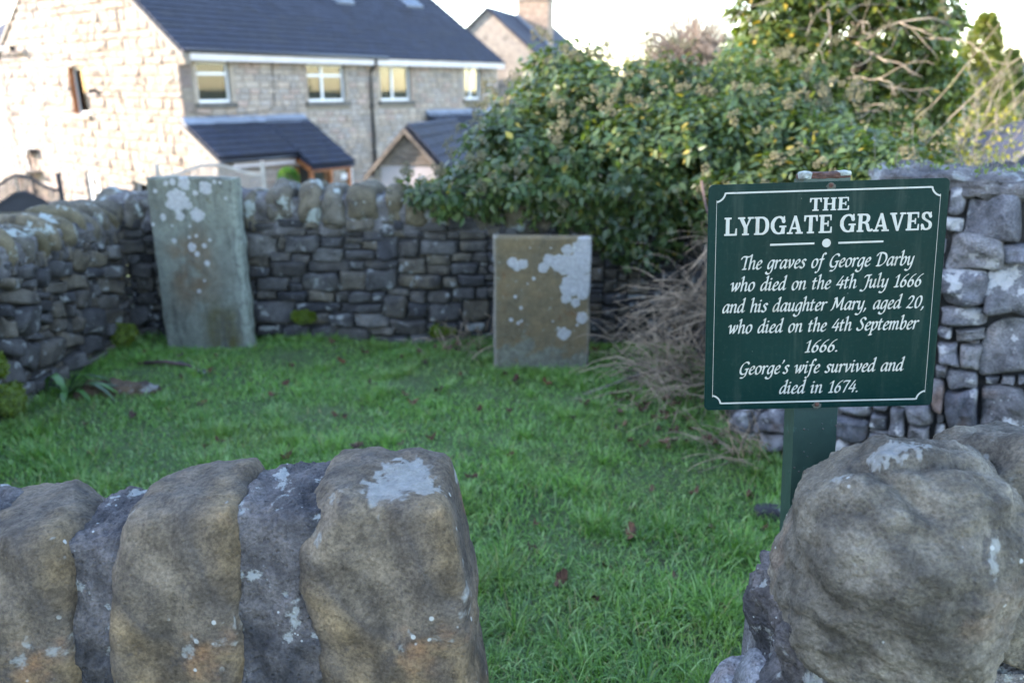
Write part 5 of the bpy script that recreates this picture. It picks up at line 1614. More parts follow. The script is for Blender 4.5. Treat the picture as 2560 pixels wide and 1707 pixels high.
# ---------------------------------------------------------------- vegetation
def leaf_mat(name, rough=.38, trans=.22, spec=.5):
    t = NT(name); c = t.attr('Col', 'Color')
    t.base(c); t.rough(rough); t.b.inputs['Specular IOR Level'].default_value = spec
    tr = t.n.new('ShaderNodeBsdfTranslucent'); t.l(t.mix(1, c, (1.5, 1.5, .45), 'MULTIPLY'), tr.inputs[0])
    mx = t.n.new('ShaderNodeMixShader'); mx.inputs[0].default_value = trans
    t.l(t.b.outputs[0], mx.inputs[1]); t.l(tr.outputs[0], mx.inputs[2]); t.l(mx.outputs[0], t.out.inputs[0])
    return t.m
M['ivy'] = leaf_mat('ivy_leaf', .36, .40, .42)
M['needle'] = leaf_mat('conifer_spray', .6, .3, .2)
M['umbel'] = plain('ivy_umbel', (.11, .10, .052), .9, .3, 40)
M['bark'] = plain('grey_bark', (.10, .085, .065), .95, .3, 20, .6)
M['twig'] = plain('pale_twig', (.20, .16, .115), .9, .25, 8)
M['pinktwig'] = plain('pinkish_twig', (.24, .185, .145), .9, .2, 8)
M['deadstem'] = plain('dead_stem', (.20, .148, .10), .85, .55, 7)
M['bramble'] = plain('bramble_cane', (.065, .036, .033), .6, .2, 8)

# leaf outline: folded along the midrib, ovate with a drawn-out tip
LEAF = np.array([[0,0,0], [-.30,.28,.05], [-.22,.62,.03], [0,1.0,-.06], [.22,.62,.03], [.30,.28,.05], [0,.35,-.03], [0,.68,-.03]])
LEAFF = np.array([[0,6,1],[1,6,2],[6,7,2],[2,7,3],[3,7,4],[7,6,4],[4,6,5],[6,0,5]])
def leaves(name, P, T, Nn, size, colr, mat, parent, shape=LEAF, faces=LEAFF):
    """P base points, T tip directions, Nn face normals (all n x 3)"""
    T = T / (np.linalg.norm(T, axis=1)[:, None] + 1e-9)
    S = np.cross(T, Nn); S /= (np.linalg.norm(S, axis=1)[:, None] + 1e-9)
    N2 = np.cross(S, T)
    n = len(P); k = len(shape)
    V = P[:, None] + size[:, None, None] * (S[:, None]*shape[None, :, :1] + T[:, None]*shape[None, :, 1:2] + N2[:, None]*shape[None, :, 2:])
    F = (np.arange(n)[:, None, None]*k + faces[None]).reshape(-1, faces.shape[1])
    o = mesh_obj(name, V.reshape(-1, 3), F, mat, parent, False)
    color_attr(o, 'Col', np.repeat(colr, k, 0))
    return o

def lobes_sample(lobes, n, rg, thick=.28, fs=2.3, gap=.0):
    """points through the outer shell of a union of uneven lobes, with outward normals"""
    vol = np.array([l[3]*l[4] + l[3]*l[5] + l[4]*l[5] for l in lobes]); vol /= vol.sum()
    which = rg.choice(len(lobes), n, p=vol)
    C = np.array([l[:3] for l in lobes])[which]; R = np.array([l[3:6] for l in lobes])[which]
    d = rg.normal(size=(n, 3)); d /= np.linalg.norm(d, axis=1)[:, None]
    r = 1 - thick * rg.uniform(0, 1, n) ** 1.5
    Q = C + d * R
    bump = np.array([noise.fractal(Vector(q) * fs, .9, 2.1, 3) for q in Q])
    r = r * (1 + .22 * bump)
    P = C + d * R * r[:, None]
    Nn = d / R; Nn /= np.linalg.norm(Nn, axis=1)[:, None]
    inside = np.zeros(n, bool)
    for i, l in enumerate(lobes):
        q = (P - np.array(l[:3])) / np.array(l[3:6])
        inside |= ((q**2).sum(1) < (1 - thick*1.35)**2) & (which != i)
    dens = np.array([noise.noise(Vector(p) * 4.5 + Vector((9, 9, 9))) for p in P])
    keep = ~inside & (dens > -.55 + gap)
    return P[keep], Nn[keep]

def ivy_colors(n, rg, P):
    a = np.array([.024, .052, .020]); b = np.array([.066, .100, .030]); c = np.array([.10, .12, .03])
    u = rg.uniform(0, 1, (n, 1)); col_ = a*(1-u) + b*u
    k = rg.uniform(0, 1, n) < .10
    col_[k] = c * rg.uniform(.7, 1.2, (k.sum(), 1))
    y = rg.uniform(0, 1, n) < .018
    col_[y] = np.array([.28, .22, .04]) * rg.uniform(.6, 1.2, (y.sum(), 1))
    clump = np.array([noise.noise(Vector(p) * 2.2) for p in P])[:, None]
    return col_ * (1 + .35 * clump)

def ivy(root, lobes, n, rg, size=(.045, .085), umbels=200, warm=(1, 1, 1), gap=.0, zmin=None, clip=None, thick=.28):
    P, Nn = lobes_sample(lobes, n, rg, thick, gap=gap)
    if clip is not None:
        k = clip(P); P, Nn = P[k], Nn[k]
    # leafy shoots: each carries a whorl of drooping leaves
    q = len(P); K = 9
    d = Nn * .85 + np.array([0, 0, .30]) + rg.normal(0, .28, (q, 3)); d /= np.linalg.norm(d, axis=1)[:, None]
    P9 = np.repeat(P, K, 0); d9 = np.repeat(d, K, 0); m = q * K
    side = np.cross(d9, rg.normal(size=(m, 3))); side /= (np.linalg.norm(side, axis=1)[:, None] + 1e-9)
    back = rg.uniform(0, 1, (m, 1)) ** .8
    P9 = P9 - d9 * back * .13 + side * .012
    T = side * 1.0 + d9 * (.45 - .3 * back) + np.array([0, 0, -.62]) + rg.normal(0, .18, (m, 3))
    Nl = d9 * .9 + np.array([0, 0, .35]) + rg.normal(0, .22, (m, 3))
    sz = rg.uniform(*size, m) * (1.05 - .15 * back[:, 0])
    tint = np.repeat(rg.uniform(.75, 1.3, (q, 1)), K, 0)
    leaves('foliage', P9, T, Nl, sz, ivy_colors(m, rg, P9) * tint * np.array(warm), M['ivy'], root, LEAF * np.array([.82, 1, 1]))
    # umbels: little balls of berries standing off the surface
    if umbels:
        P, Nn = lobes_sample(lobes, umbels * 3, rg, .06, gap=gap)
        k = (Nn[:, 2] > -.25)
        if clip is not None: k &= clip(P)
        P = P[k][:umbels]; Nn = Nn[k][:umbels]
        V = []; F = []; O8 = np.array([[1,0,0],[-1,0,0],[0,1,0],[0,-1,0],[0,0,1],[0,0,-1]], float)
        F8 = np.array([[0,2,4],[2,1,4],[1,3,4],[3,0,4],[2,0,5],[1,2,5],[3,1,5],[0,3,5]])
        for p, q in zip(P, Nn):
            c = p + (q + np.array([0,0,.5])) * rg.uniform(.02, .06)
            for cl in range(rg.integers(2, 5)):
                cc = c + rg.normal(0, .022, 3)
                g = 15; dd = rg.normal(size=(g, 3)); dd /= np.linalg.norm(dd, axis=1)[:, None]
                ctr = cc + dd * .020
                b = len(V)*6
                for i in range(g):
                    b = len(V) * 6; V.append(ctr[i] + O8 * .0062); F.append(F8 + b)
        if V:
            o = mesh_obj('umbels', np.concatenate(V), np.concatenate(F), M['umbel'], root)
            tag(o, kind='stuff')

def branch_paths(p, d, L, r, rg, depth, out, rad, spread=.6, bend=.18, kids=3, up=.0):
    pts = [Vector(p)]; d = Vector(d).normalized(); n = 6
    for i in range(n):
        d = (d + Vector(rg.normal(0, bend, 3)) + Vector((0, 0, up))).normalized(); pts.append(pts[-1] + d * L / n)
    out.append(pts); rad.append((r, r * .45))
    if depth:
        for k in range(kids):
            i = int(rg.integers(2, n + 1)); dd = (d + Vector(rg.normal(0, spread, 3))).normalized()
            branch_paths(pts[i], dd, L * rg.uniform(.45, .75), r * .5, rg, depth - 1, out, rad, spread, bend, kids, up)

rg = np.random.default_rng(21)
# the ivy bank over the corner of the wall
bush = empty('ivy_bush', (.9, 5.6, 0))
tag(bush, 'large ivy bush with dark glossy leaves and tan seed heads spilling over the wall', 'ivy')
B = Vector(bush.location)
L1 = [(-.44,5.10,.96,.28,.28,.17), (-.22,5.12,1.0,.32,.30,.22), (.02,5.18,1.12,.42,.42,.36), (.35,5.15,1.05,.45,.42,.34), (.72,5.05,1.12,.48,.45,.42), (1.10,4.95,1.20,.45,.45,.40), (.80,4.92,.78,.34,.22,.30), (.55,4.95,.85,.3,.2,.25), (.15,5.55,1.30,.48,.45,.36), (.55,5.7,1.42,.52,.5,.40), (1.0,5.7,1.42,.55,.6,.44), (1.5,5.6,1.42,.55,.65,.42), (.40,6.1,1.60,.42,.42,.34), (.85,6.4,1.42,.5,.5,.34), (1.4,6.3,1.36,.6,.6,.36), (1.9,6.0,1.42,.55,.6,.40), (1.45,4.5,.95,.40,.55,.36), (1.30,4.0,.92,.28,.35,.22), (1.55,4.9,1.12,.45,.55,.42), (1.95,5.1,1.08,.5,.6,.46), (.9,5.6,.8,.9,.5,.6), (1.7,5.4,.7,.8,.6,.6), (2.0,4.4,.98,.5,.5,.42), (.35,6.2,1.66,.20,.2,.18), (.62,6.45,1.70,.20,.2,.18)]
Lb = [(a-B.x, b-B.y, *r) for (a, b, *r) in L1]
def clipb(P):
    z = P[:, 2]; x = P[:, 0] + B.x; y = P[:, 1] + B.y
    # leaves do not sit inside the walls
    back = 5.135 - (x + 2.53) * .0569
    inw = (y > back - .02) & (y < back + .36) & (z < .90) & (x < 1.25)
    low = (y < back) & (z < .62 + .08 * np.sin(6 * x) - .22 * np.clip(x * 1.6 - .6, 0, 1))
    rw = (x > 1.12) & (x < 1.5) & (y < 4.95) & (z < .86)
    rw2 = (x > 1.12) & (y < 3.65)
    return ~(inw | low | rw | rw2) & (z > .02)
ivy(bush, Lb, 10500, rg, (.038, .076), 330, clip=clipb)
pth = []; rad = []
for i in range(14):
    p = Vector((rg.uniform(-.6, .9), rg.uniform(-.2, .6), 0.0)); branch_paths(p, (rg.uniform(-.4,.4), rg.uniform(-.5,.1), 1), rg.uniform(.7, 1.05), .016, rg, 1, pth, rad, .45, .2, 2)
tube_obj('stems', pth, rad, M['bark'], bush, 5)
# long bramble cane arching out of it
tube_obj('bramble_cane', [[(1.02,4.35,1.12),(1.04,4.3,1.0),(1.08,4.22,.86),(1.12,4.12,.70),(1.16,4.0,.55)]], [(.006,.006)], M['bramble'], None, 6)
tag(bpy.data.objects['bramble_cane'], 'reddish bramble cane hanging down just left of the sign', 'cane')

# ivy-clad tree at the right, pale bare branches breaking out of it
tree = empty('ivy_clad_tree', (2.9, 7.0, 0))
tag(tree, 'ivy clad tree with pale bare branches behind the sign', 'tree')
T0 = Vector(tree.location)
L2 = [(2.35,6.9,1.75,.55,.55,.50), (2.05,6.9,1.75,.40,.45,.42), (2.15,7.0,2.2,.38,.4,.4), (2.85,7.0,1.85,.60,.6,.60), (3.15,7.0,1.35,.55,.6,.55), (2.75,7.0,1.15,.6,.6,.6), (2.45,7.1,2.35,.5,.55,.5), (2.95,7.1,2.55,.55,.6,.6), (3.25,7.0,2.05,.45,.5,.5), (3.25,6.9,.85,.5,.5,.5), (2.65,7.2,3.0,.6,.6,.6), (3.1,7.1,3.3,.5,.5,.55), (3.35,6.8,1.55,.35,.4,.35)]
L2 = [(a-T0.x, b-T0.y, *r) for (a, b, *r) in L2]
ivy(tree, L2, 8200, rg, (.045, .088), 130, (1.7, 1.45, 1.0), gap=.18)  # warm tint paints yellow sunlight into the tree's leaves
V, F = tubes([[(0,0,-1.3),(.05,.05,0),(-.05,.1,1.2),(.05,.1,2.4),(.1,.15,3.6)]], [(.16,.08)], 10)
mesh_obj('trunk', V, F, M['bark'], tree, True)
pth = []; rad = []
for i in range(34):
    z = rg.uniform(1.3, 2.9); branch_paths((rg.uniform(-.5,.3), rg.uniform(-.5,.1), z), (rg.normal(-.2,.7), rg.uniform(-1.0,-.1), rg.uniform(-.1,.9)), rg.uniform(.45,.9), .010, rg, 2, pth, rad, .55, .22, 2)
tube_obj('branches', pth, rad, M['twig'], tree, 5)
pth = []; rad = []
branch_paths((.55,0,1.75), (.25,-.1,1), 1.2, .012, rg, 1, pth, rad, .4, .12, 3)
branch_paths((.45,0,1.6), (.5,-.1,1), 1.0, .009, rg, 1, pth, rad, .4, .12, 3)
tube_obj('twigs', pth, rad, M['bark'], tree, 5)

# small young shrubs and yellow leaves low down beyond the right wall
def shrub(label, loc, lobes, n, size, cols, seed, cat='shrub', twigs=0, gap=.25):
    rg = np.random.default_rng(seed)
    r = empty('shrub', loc); tag(r, label, cat)
    P, Nn = lobes_sample(lobes, n, rg, .6, gap=gap); m = len(P)
    u = rg.uniform(0, 1, (m, 1)); C = np.array(cols[0])*(1-u) + np.array(cols[1])*u
    leaves('foliage', P, rg.normal(0, .7, (m, 3)) + Nn*.4, Nn + rg.normal(0, .5, (m, 3)), rg.uniform(*size, m), C, M['ivy'], r)
    pth = []; rad = []
    for i in range(max(4, twigs)):
        branch_paths((rg.normal(0,.12), rg.normal(0,.12), -.4), (rg.normal(0,.3), rg.normal(0,.3), 1), max(l[2]+l[5] for l in lobes)*1.0+.4, .012, rg, 1, pth, rad, .5, .15, 3)
    tube_obj('stems', pth, rad, M['twig'], r, 4)
    return r
shrub('small shrub with yellowing leaves low beside the ivy tree above the right wall', (3.15, 6.2, -.6), [(-.1,0,1.25,.35,.4,.35), (.35,.1,1.35,.35,.4,.45), (.55,.2,1.7,.3,.3,.35), (-.45,-.2,1.15,.3,.3,.25)], 1500, (.03,.055), ((.16,.17,.03),(.30,.24,.04)), 31)
shrub('dull green hedge at the right beyond the wall', (6.4, 10.5, -1.6), [(-1.0,0,2.1,1.0,.8,.7), (.4,.3,2.2,1.0,.8,.75), (1.6,.3,2.4,1.0,.8,.7), (0,.2,1.2,1.6,.8,.9)], 9000, (.05,.09), ((.035,.05,.018),(.08,.085,.03)), 32, 'hedge', 10, .1)
shrub('bare twiggy shrub with a few golden leaves right of the ivy tree', (5.0, 10.6, -1.6), [(-.3,0,2.6,.5,.5,.6), (.3,0,2.9,.6,.5,.6)], 500, (.04,.07), ((.17,.15,.04),(.30,.20,.05)), 33, 'shrub', 12, .3)

def conifer(label, loc, h, r, n, seed, c1, c2):
    rg = np.random.default_rng(seed); root = empty('conifer_tree', loc); tag(root, label, 'tree')
    V, F = tubes([[(0,0,0),(0,0,h*.5),(.02,0,h*.97)]], [(.14,.02)], 8); mesh_obj('trunk', V, F, M['bark'], root, True)
    z = h * rg.uniform(.12, 1.0, n) ** .85; a = rg.uniform(0, 2*np.pi, n); prof = (1 - (z/h)) ** .75
    tier = 1 + .28*np.sin(a*5 + z*7) + .18*np.sin(a*9 - z*13)
    q = rg.uniform(.35, 1.0, n) ** .6
    rad_ = r * prof * tier * q + .03
    P = np.stack([rad_*np.cos(a), rad_*np.sin(a), z - .25*rad_], -1)
    D = np.stack([np.cos(a), np.sin(a), np.zeros(n)], -1)
    T = D*.8 + rg.normal(0, .35, (n, 3)) + np.array([0, 0, .35]); Nn = np.array([0, 0, 1]) + D*.5 + rg.normal(0, .4, (n, 3))
    u = rg.uniform(0, 1, (n, 1)); C = np.array(c1)*(1-u) + np.array(c2)*u
    leaves('crown', P, T, Nn, rg.uniform(.12, .24, n), C, M['needle'], root, LEAF*np.array([.7,1,1]), LEAFF)
conifer('tall golden green conifer standing at the far right', (13.1, 23.6, -2.6), 6.1, 2.0, 9000, 41, (.075,.115,.03), (.19,.19,.05))
conifer('darker conifer just right of the golden one', (16.0, 27.0, -2.6), 5.3, 1.3, 5000, 42, (.035,.065,.025), (.07,.10,.03))

# bare pinkish willow far behind the ivy
wil = empty('bare_tree', (3.5, 16.5, -2.6)); tag(wil, 'bare pinkish round crowned tree behind the ivy against the sky', 'tree')
pth = []; rad = []; rg = np.random.default_rng(51)
for i in range(900):
    a = rg.uniform(0, 2*np.pi); e = rg.uniform(.1, 1.0); d = Vector((math.cos(a)*math.sqrt(1-e*e), math.sin(a)*math.sqrt(1-e*e)*.8, e))
    p = Vector((0, 0, 4.4)) + d * rg.uniform(.1, .5); pts = [p]
    L = rg.uniform(.9, 1.35); dd = d.copy()
    for k in range(6):
        dd = (dd + Vector((0, 0, -.12 * k * .6)) + Vector(rg.normal(0, .12, 3))).normalized(); pts.append(pts[-1] + dd * L / 6)
    pth.append(pts); rad.append((.011, .006))
tube_obj('twigs', pth, rad, M['pinktwig'], wil, 3)
tube_obj('trunk', [[(0,0,-.2),(.05,0,2),(0,0,4.1)]], [(.16,.10)], M['bark'], wil, 8)
# bare tree beyond the gable at the far left
bt = empty('bare_tree', (-25, 38, -2.8)); tag(bt, 'bare tree behind the gable at the top left corner', 'tree')
pth = []; rad = []; rg = np.random.default_rng(52)
branch_paths((0,0,0), (0,0,1), 5, .2, rg, 4, pth, rad, .5, .12, 4, .05)
tube_obj('branches', pth, rad, M['bark'], bt, 4)

# dried stems heaped in the corner
def stems_heap(label, base, n, seed, aim, reach, lift, r=(.0011,.0044), jitter=.12):
    rg = np.random.default_rng(seed); pth = []; rad = []
    for i in range(n):
        p = Vector(base) + Vector((rg.normal(0, jitter), rg.normal(0, jitter*1.3), abs(rg.normal(0, jitter*.5))))
        d = Vector(aim) + Vector(rg.normal(0, .62, 3)); d.normalize()
        L = rg.uniform(*reach); pts = [p]; sag = rg.uniform(-.32, -.10)
        d.z += lift * rg.uniform(.3, 1.2)
        for k in range(7):
            d = (d + Vector((rg.normal(0,.13), rg.normal(0,.13), sag * .55 + rg.normal(0,.08)))).normalized(); q = pts[-1] + d * L / 7
            q.z = max(q.z, .008 + rg.uniform(0, .03)); pts.append(q)
        pth.append(pts); rr = r[0] + (r[1]-r[0]) * rg.uniform(0, 1) ** 2.2; rad.append((rr, rr * .5))
    V, F = tubes(pth, rad, 4)
    o = mesh_obj('dead_stems', V, F, M['deadstem'], None, True)
    tag(o, label, 'dead stems', kind='stuff'); return o
stems_heap('heap of dry grey brown stems on the grass between short headstone and sign', (.93, 3.98, .10), 170, 61, (-.75, .05, .1), (.22, .55), .45, jitter=.15)
stems_heap('dry stems arching to the left out of the corner', (1.06, 4.12, .46), 110, 62, (-.85, .05, -.1), (.25, .6), .25, jitter=.10)
stems_heap('dry stems hanging below the ivy beside the sign', (1.12, 4.05, .82), 70, 63, (-.30, .0, -.5), (.25, .55), .1, jitter=.05)
stems_heap('tangle of fine dead stalks low against the corner wall', (.95, 4.3, .05), 90, 64, (-.35, -.4, .9), (.2, .5), .2, jitter=.14)
stems_heap('withered stalks at the foot of the back wall left of the short headstone', (-.28, 4.82, .02), 60, 65, (-.1, -.2, 1), (.08, .22), .1, jitter=.10)
stems_heap('bleached grass stalks at the foot of the pale wall by the post', (1.05, 3.25, .02), 60, 66, (-.5, -.3, .7), (.12, .3), .2, jitter=.08)

# plants on the right wall's cap
rg = np.random.default_rng(71)
wp = empty('wall_plants', (1.6, 3.0, 1.3)); tag(wp, 'tiny weeds growing along the top of the tall right wall', 'weeds')
n = 260; s_ = rg.uniform(-.1, .9, n); P = np.stack([1.45 + .84*s_ - 1.6 + rg.normal(0,.06,n), 3.12 - .54*s_ - 3.0 + rg.normal(0,.05,n), rg.uniform(-.01, .025, n)], -1)
u = rg.uniform(0, 1, (n, 1)); leaves('foliage', P, rg.normal(0,.5,(n,3)) + np.array([0,0,.8]), rg.normal(0,.5,(n,3)) + np.array([0,-.6,.6]), rg.uniform(.012,.03,n), np.array([.06,.10,.03])*(1-u) + np.array([.13,.15,.05])*u, M['ivy'], wp)
pth = []; rad = []
for i in range(26):
    s = rg.uniform(-.05,.8); p = Vector((1.45+.84*s-1.6, 3.12-.54*s-3.0+rg.normal(0,.04), 0)); pth.append([p, p + Vector((rg.normal(0,.01), 0, .05)), p + Vector((rg.normal(0,.025), 0, rg.uniform(.06,.13)))]); rad.append((.0012,.0007))
tag(tube_obj('dry_stalks', pth, rad, M['twig'], wp, 4), kind='stuff')

# hart's-tongue fern and rotten log by the left wall
def strap(pts, w, mat, parent, name='frond'):
    V = []; F = []; n = len(pts)
    for i, p in enumerate(pts):
        p = Vector(p); d = Vector(pts[min(i+1,n-1)]) - Vector(pts[max(i-1,0)]); s = d.cross(Vector((0,0,1))).normalized()
        k = math.sin(math.pi*(.12 + .86*i/(n-1)))**.7 * (1 + .15*math.sin(i*2.4))
        V += [p - s*w*k, p + Vector((0,0,-.25*w*k)), p + s*w*k]
    for i in range(n-1):
        for k in range(2): F.append((3*i+k, 3*i+k+1, 3*i+k+4, 3*i+k+3))
    return mesh_obj(name, V, F, mat, parent, True)
M['fern'] = plain('fern_green', (.032, .085, .018), .4, .25, 12)
M['ferndk'] = plain('fern_dark_green', (.014, .038, .009), .4, .25, 12)
fern = empty('fern', (-2.38, 3.98, 0)); tag(fern, 'strap leaved green fern at the foot of the left wall', 'fern')
fern.scale = (.72, .72, .6)
for (a, L, h, c, w) in ((-.15,.46,.17,'fern',.020), (.35,.42,.20,'ferndk',.018), (-.75,.36,.12,'fern',.022), (.05,.55,.14,'ferndk',.018), (-1.4,.26,.10,'fern',.026), (2.7,.24,.22,'fern',.034), (3.3,.20,.14,'ferndk',.026), (.75,.38,.2,'ferndk',.018), (-.45,.5,.18,'ferndk',.02), (1.2,.3,.2,'ferndk',.02)):
    pts = [(math.cos(a)*L*k/12, math.sin(a)*L*k/12*.6, h*math.sin(math.pi*min(1,(k/12)*1.05))**.8*1.0 + .01) for k in range(13)]
    strap(pts, w, M[c], fern)
V, F = blob((.22, .07, .05), 3, 22, .03, 12, 66, 4)
log = mesh_obj('rotten_log', V, F, stone('rotten_wood', [(.035,.025,.018), (.075,.05,.03), (.02,.017,.014)], lichen=.1, rnd=False, scale=9, bump=1), None, True, (-2.13, 4.02, .03), (0, .05, .2))
tag(log, 'dark rotting log lying under the fern by the left wall', 'log')
stick = tube_obj('stick', [[(-2.2,4.5,.03),(-2.05,4.46,.05),(-1.9,4.42,.04),(-1.8,4.36,.025)]], [(.012,.008)], M['bramble'], None, 6)
tag(stick, 'reddish brown stick lying on the grass behind the fern', 'stick')
bs = tube_obj('stick', [[(.36,3.98,.02),(.52,4.05,.05),(.70,4.15,.08),(.95,4.2,.12)]], [(.010,.014)], M['bark'], None, 6)
tag(bs, 'dark bent stick on the grass in front of the dry stems', 'stick')

# moss cushions
def moss(label, loc, h, seed):
    rg = np.random.default_rng(seed); V, F = blob(h, 2.3, 12, .02, 14, seed, 3)
    r = empty('moss_cushion', loc); tag(r, label, 'moss')
    mesh_obj('cushion', V, F, plain('moss', (.055,.085,.012), .95, .4, 30, .8), r, True)
    n = 1500; i = rg.integers(0, len(V), n); P = V[i] + rg.normal(0, .004, (n, 3)); Nn = V[i]/np.array(h)
    u = rg.uniform(0,1,(n,1))
    leaves('fronds', P, Nn + rg.normal(0,.5,(n,3)), rg.normal(0,1,(n,3)), rg.uniform(.008,.018,n), np.array([.06,.10,.012])*(1-u)+np.array([.14,.18,.02])*u, M['ivy'], r)
moss('bright moss cushion on the left wall foot at the picture edge', (-2.53, 3.72, .10), (.06,.10,.09), 81)
moss('mossy patch higher up on the left wall edge', (-2.54, 3.70, .30), (.03,.06,.05), 84)
moss('moss mound at the wall foot left of the tall headstone', (-2.47, 4.85, .10), (.06,.06,.06), 82)
moss('thin moss on the back wall right of the tall headstone', (-1.36, 5.02, .17), (.07,.02,.03), 83)
moss('moss strip at the back wall foot beside the short headstone', (-.45, 4.985, .08), (.08,.02,.02), 85)

# fallen leaves and stones on the lawn
M['deadleaf'] = stone('dead_leaf', [(.045,.02,.012), (.085,.042,.024), (.03,.019,.015), (.13,.078,.05), (.08,.031,.012)], lichen=0, rndv=.3, scale=20, bump=.3)
def dead_leaf_mesh(seed):
    rnd = random.Random(seed); n = 12; V = [(0,0,.008)]; F = []
    for i in range(n):
        a = 2*math.pi*i/n; r = (.018 + .011*math.cos(a)**2) * rnd.uniform(.8, 1.15); V.append((r*1.3*math.cos(a), r*math.sin(a), .012 + .016*rnd.uniform(-1,1) + .012*math.cos(2*a)))
    for i in range(n): F.append((0, 1+i, 1+(i+1)%n))
    me = bpy.data.meshes.new('fallen_leaf'); me.from_pydata(V, [], F); me.materials.append(M['deadleaf']); return me
dlm = [dead_leaf_mesh(i) for i in range(6)]
rnd = random.Random(91)
def fallen(x, y, s, label=None):
    o = bpy.data.objects.new('fallen_leaf', rnd.choice(dlm)); col.objects.link(o)
    o.location = (x, y, float(lawn_h(x, y)) + .022); o.rotation_euler = (rnd.uniform(-.5,.5), rnd.uniform(-.5,.5), rnd.uniform(0,6.3)); o.scale = (s, s, s)
    if label: tag(o, label, 'leaf')
    elif x > .5 and y > 3.2: tag(o, 'small brown leaf in the litter before the heap of dry stems', 'leaf', 'leaf litter before the dry stems')
    elif y > 4.65: tag(o, 'small brown leaf at the foot of the back wall', 'leaf', 'fallen leaves along the back wall')
    elif y < 3.1: tag(o, 'small brown leaf on the near grass left of the sign post', 'leaf', 'fallen leaves on the near grass')
    elif x < -1.3: tag(o, 'small brown leaf on the grass before the tall headstone', 'leaf', 'fallen leaves before the tall headstone')
    else: tag(o, 'small brown leaf on the middle of the lawn', 'leaf', 'fallen leaves in the middle of the lawn')
fallen(.17, 2.33, 1.0, 'crumpled dark brown leaf on the near grass right of the cope stone')
fallen(.45, 2.62, 1.1, 'upright curled rust brown leaf on the grass left of the post')
fallen(.02, 4.22, .9, 'orange leaf on the grass in front of the short headstone')
spots = [(-1.35,4.55),(-1.05,4.62),(-.75,4.2),(-.95,4.72),(-1.75,4.3),(-.3,4.3),(-.55,3.9),(-.05,3.7),(.35,3.85),(.3,3.6),(-1.3,4.05),(-1.6,3.9),(-.9,3.75),(-2.0,4.6),(-1.85,4.2),(-2.1,3.6),(-1.4,3.4),(-.5,4.5),(-.2,4.75),(-.6,4.75),(.0,3.25),(-.15,3.0),(.5,3.5),(.72,3.55),(.8,3.6),(.85,3.75),(.9,3.5),(.95,3.35),(.78,3.45),(.7,3.75),(.6,3.9),(.55,2.95),(.72,2.9),(.1,2.75),(.52,2.3),(.35,2.45),(.95,2.85),(.98,2.65),(.75,2.6),(-1.0,3.2),(-.7,3.35),(-1.9,3.3),(-2.3,4.7),(-1.2,4.9),(-.4,4.1),(.2,4.1),(.05,2.55),(.3,2.2),(.65,2.15)]
spots += [(rnd.uniform(.55, 1.0), rnd.uniform(3.3, 4.1)) for _ in range(34)] + [(rnd.uniform(-.6, -.15), rnd.uniform(4.7, 4.95)) for _ in range(10)] + [(rnd.uniform(-2.3, .9), rnd.uniform(3.2, 4.8)) for _ in range(22)]
for (x, y) in spots: fallen(x + rnd.uniform(-.04,.04), y + rnd.uniform(-.04,.04), rnd.uniform(.45,.9))
for i, (x, y, s, lb) in enumerate(((-1.98,4.5,.03,'small pale stone on the grass in front of the tall headstone'), (-1.80,4.36,.035,'dark flat stone on the grass in front of the tall headstone'), (1.0,2.75,.06,'grey stone at the foot of the sign post'))):
    V, F = blob((s, s*.8, s*.5), 2.8, 8, s*.2, 20, i+3, 3); tag(mesh_obj('loose_stone', V, F, M['wall'], None, True, (x, y, .02)), lb, 'stone')

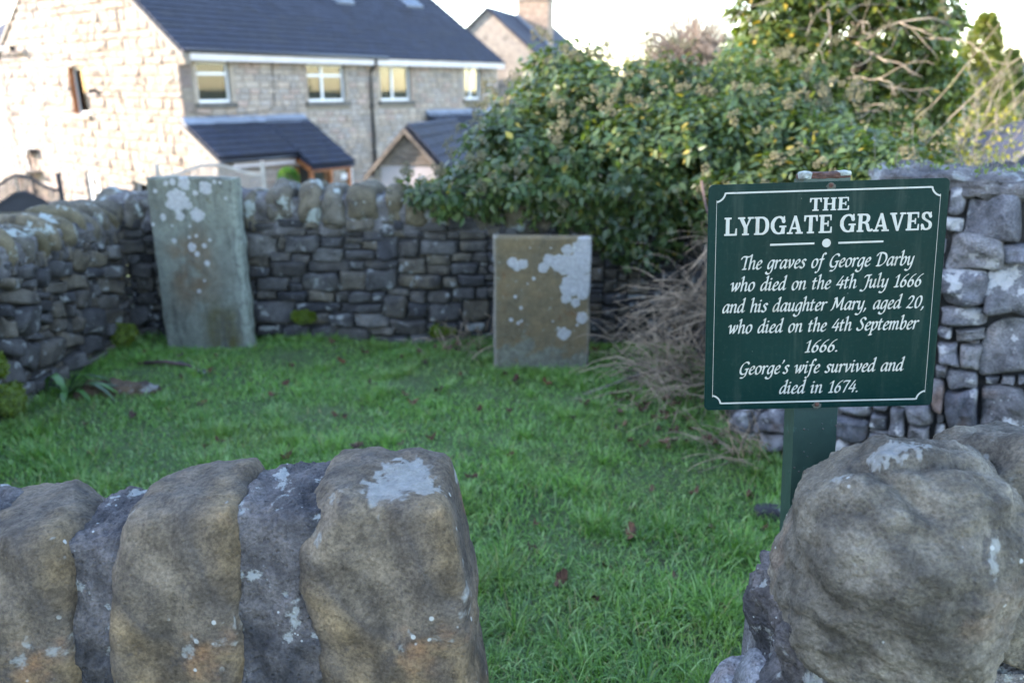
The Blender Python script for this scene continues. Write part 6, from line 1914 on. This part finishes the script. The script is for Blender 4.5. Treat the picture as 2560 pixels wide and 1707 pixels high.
# garden shelter roof at the right edge, a far roof, and a topiary by the porch
sh = empty('garden_shelter', (6.85, 9.4, -1.86)); tag(sh, 'garden shelter with dark hipped roof and timber posts at the right edge', 'shelter')
A_, B_, C_, D_2 = (-1.37,-.35,2.52), (1.6,-.55,2.52), (1.6,.75,3.25), (.15,.75,3.25)
MB().prism([A_, B_, C_, D_2], (0,0,.05)).build('roof', M['tile2'], sh)
MB().prism([(-1.37,1.9,2.52), A_, D_2], (0,0,.05)).build('roof', M['tile2'], sh)
MB().prism([(1.6,2.05,2.52), (-1.37,1.9,2.52), D_2, C_], (0,0,.05)).build('roof', M['tile2'], sh)
MB().bar((-1.42,-.39,2.55), (.15,.75,3.31), .05, .04).build('hip_board', M['sill'], sh)
MB().bar((.15,.75,3.31), (1.6,.75,3.31), .09, .05).build('ridge_board', M['sill'], sh)
MB().bar((-1.25,-.28,2.42), (1.5,-.47,2.42), .06, .12).build('beam', M['fence'], sh)
for (x, y) in ((-1.0,-.28),(.3,-.37),(1.45,-.45),(-1.1,1.75),(1.45,1.85)): MB().box(x-.05,x+.05,y-.05,y+.05,-.4,2.4).build('post', M['wood'], sh)
fr2 = empty('stone_house', (23.5, 37.5, -3.4), math.radians(35)); tag(fr2, 'distant house with pale gable and grey roof at the far right edge', 'house')
MB().prism([(-2.6,0,0),(2.6,0,0),(2.6,0,3.9),(0,0,5.9),(-2.6,0,3.9)], (0,8,0)).build('wall', M['hstone2'], fr2)
for sx in (-1, 1): MB().prism([(0,-.2,6.1),(sx*3.0,-.2,3.75),(sx*3.0,-.2,3.62),(0,-.2,5.97)], (0,8.4,0)).build('roof', M['tile2'], fr2)
tp_ = empty('topiary', (-5.35, 19.35, -2.6)); tag(tp_, 'clipped round green topiary ball by the porch', 'topiary')
rg = np.random.default_rng(99); n = 2600; d = rg.normal(size=(n,3)); d /= np.linalg.norm(d, axis=1)[:, None]; u = rg.uniform(0,1,(n,1))
leaves('crown', d*.23*rg.uniform(.8,1.05,(n,1)) + np.array([0,0,2.12]), d + rg.normal(0,.5,(n,3)), d + rg.normal(0,.4,(n,3)), rg.uniform(.03,.06,n), np.array([.03,.09,.015])*(1-u)+np.array([.06,.15,.02])*u, M['ivy'], tp_)
tube_obj('stem', [[(0,0,.3),(0,0,2.1)]], [(.02,.02)], M['bark'], tp_, 6)
tube_obj('pot', [[(0,0,0),(0,0,.2),(0,0,.38),(0,0,.42)]], [(.16,.24)], M['brick'], tp_, 14)
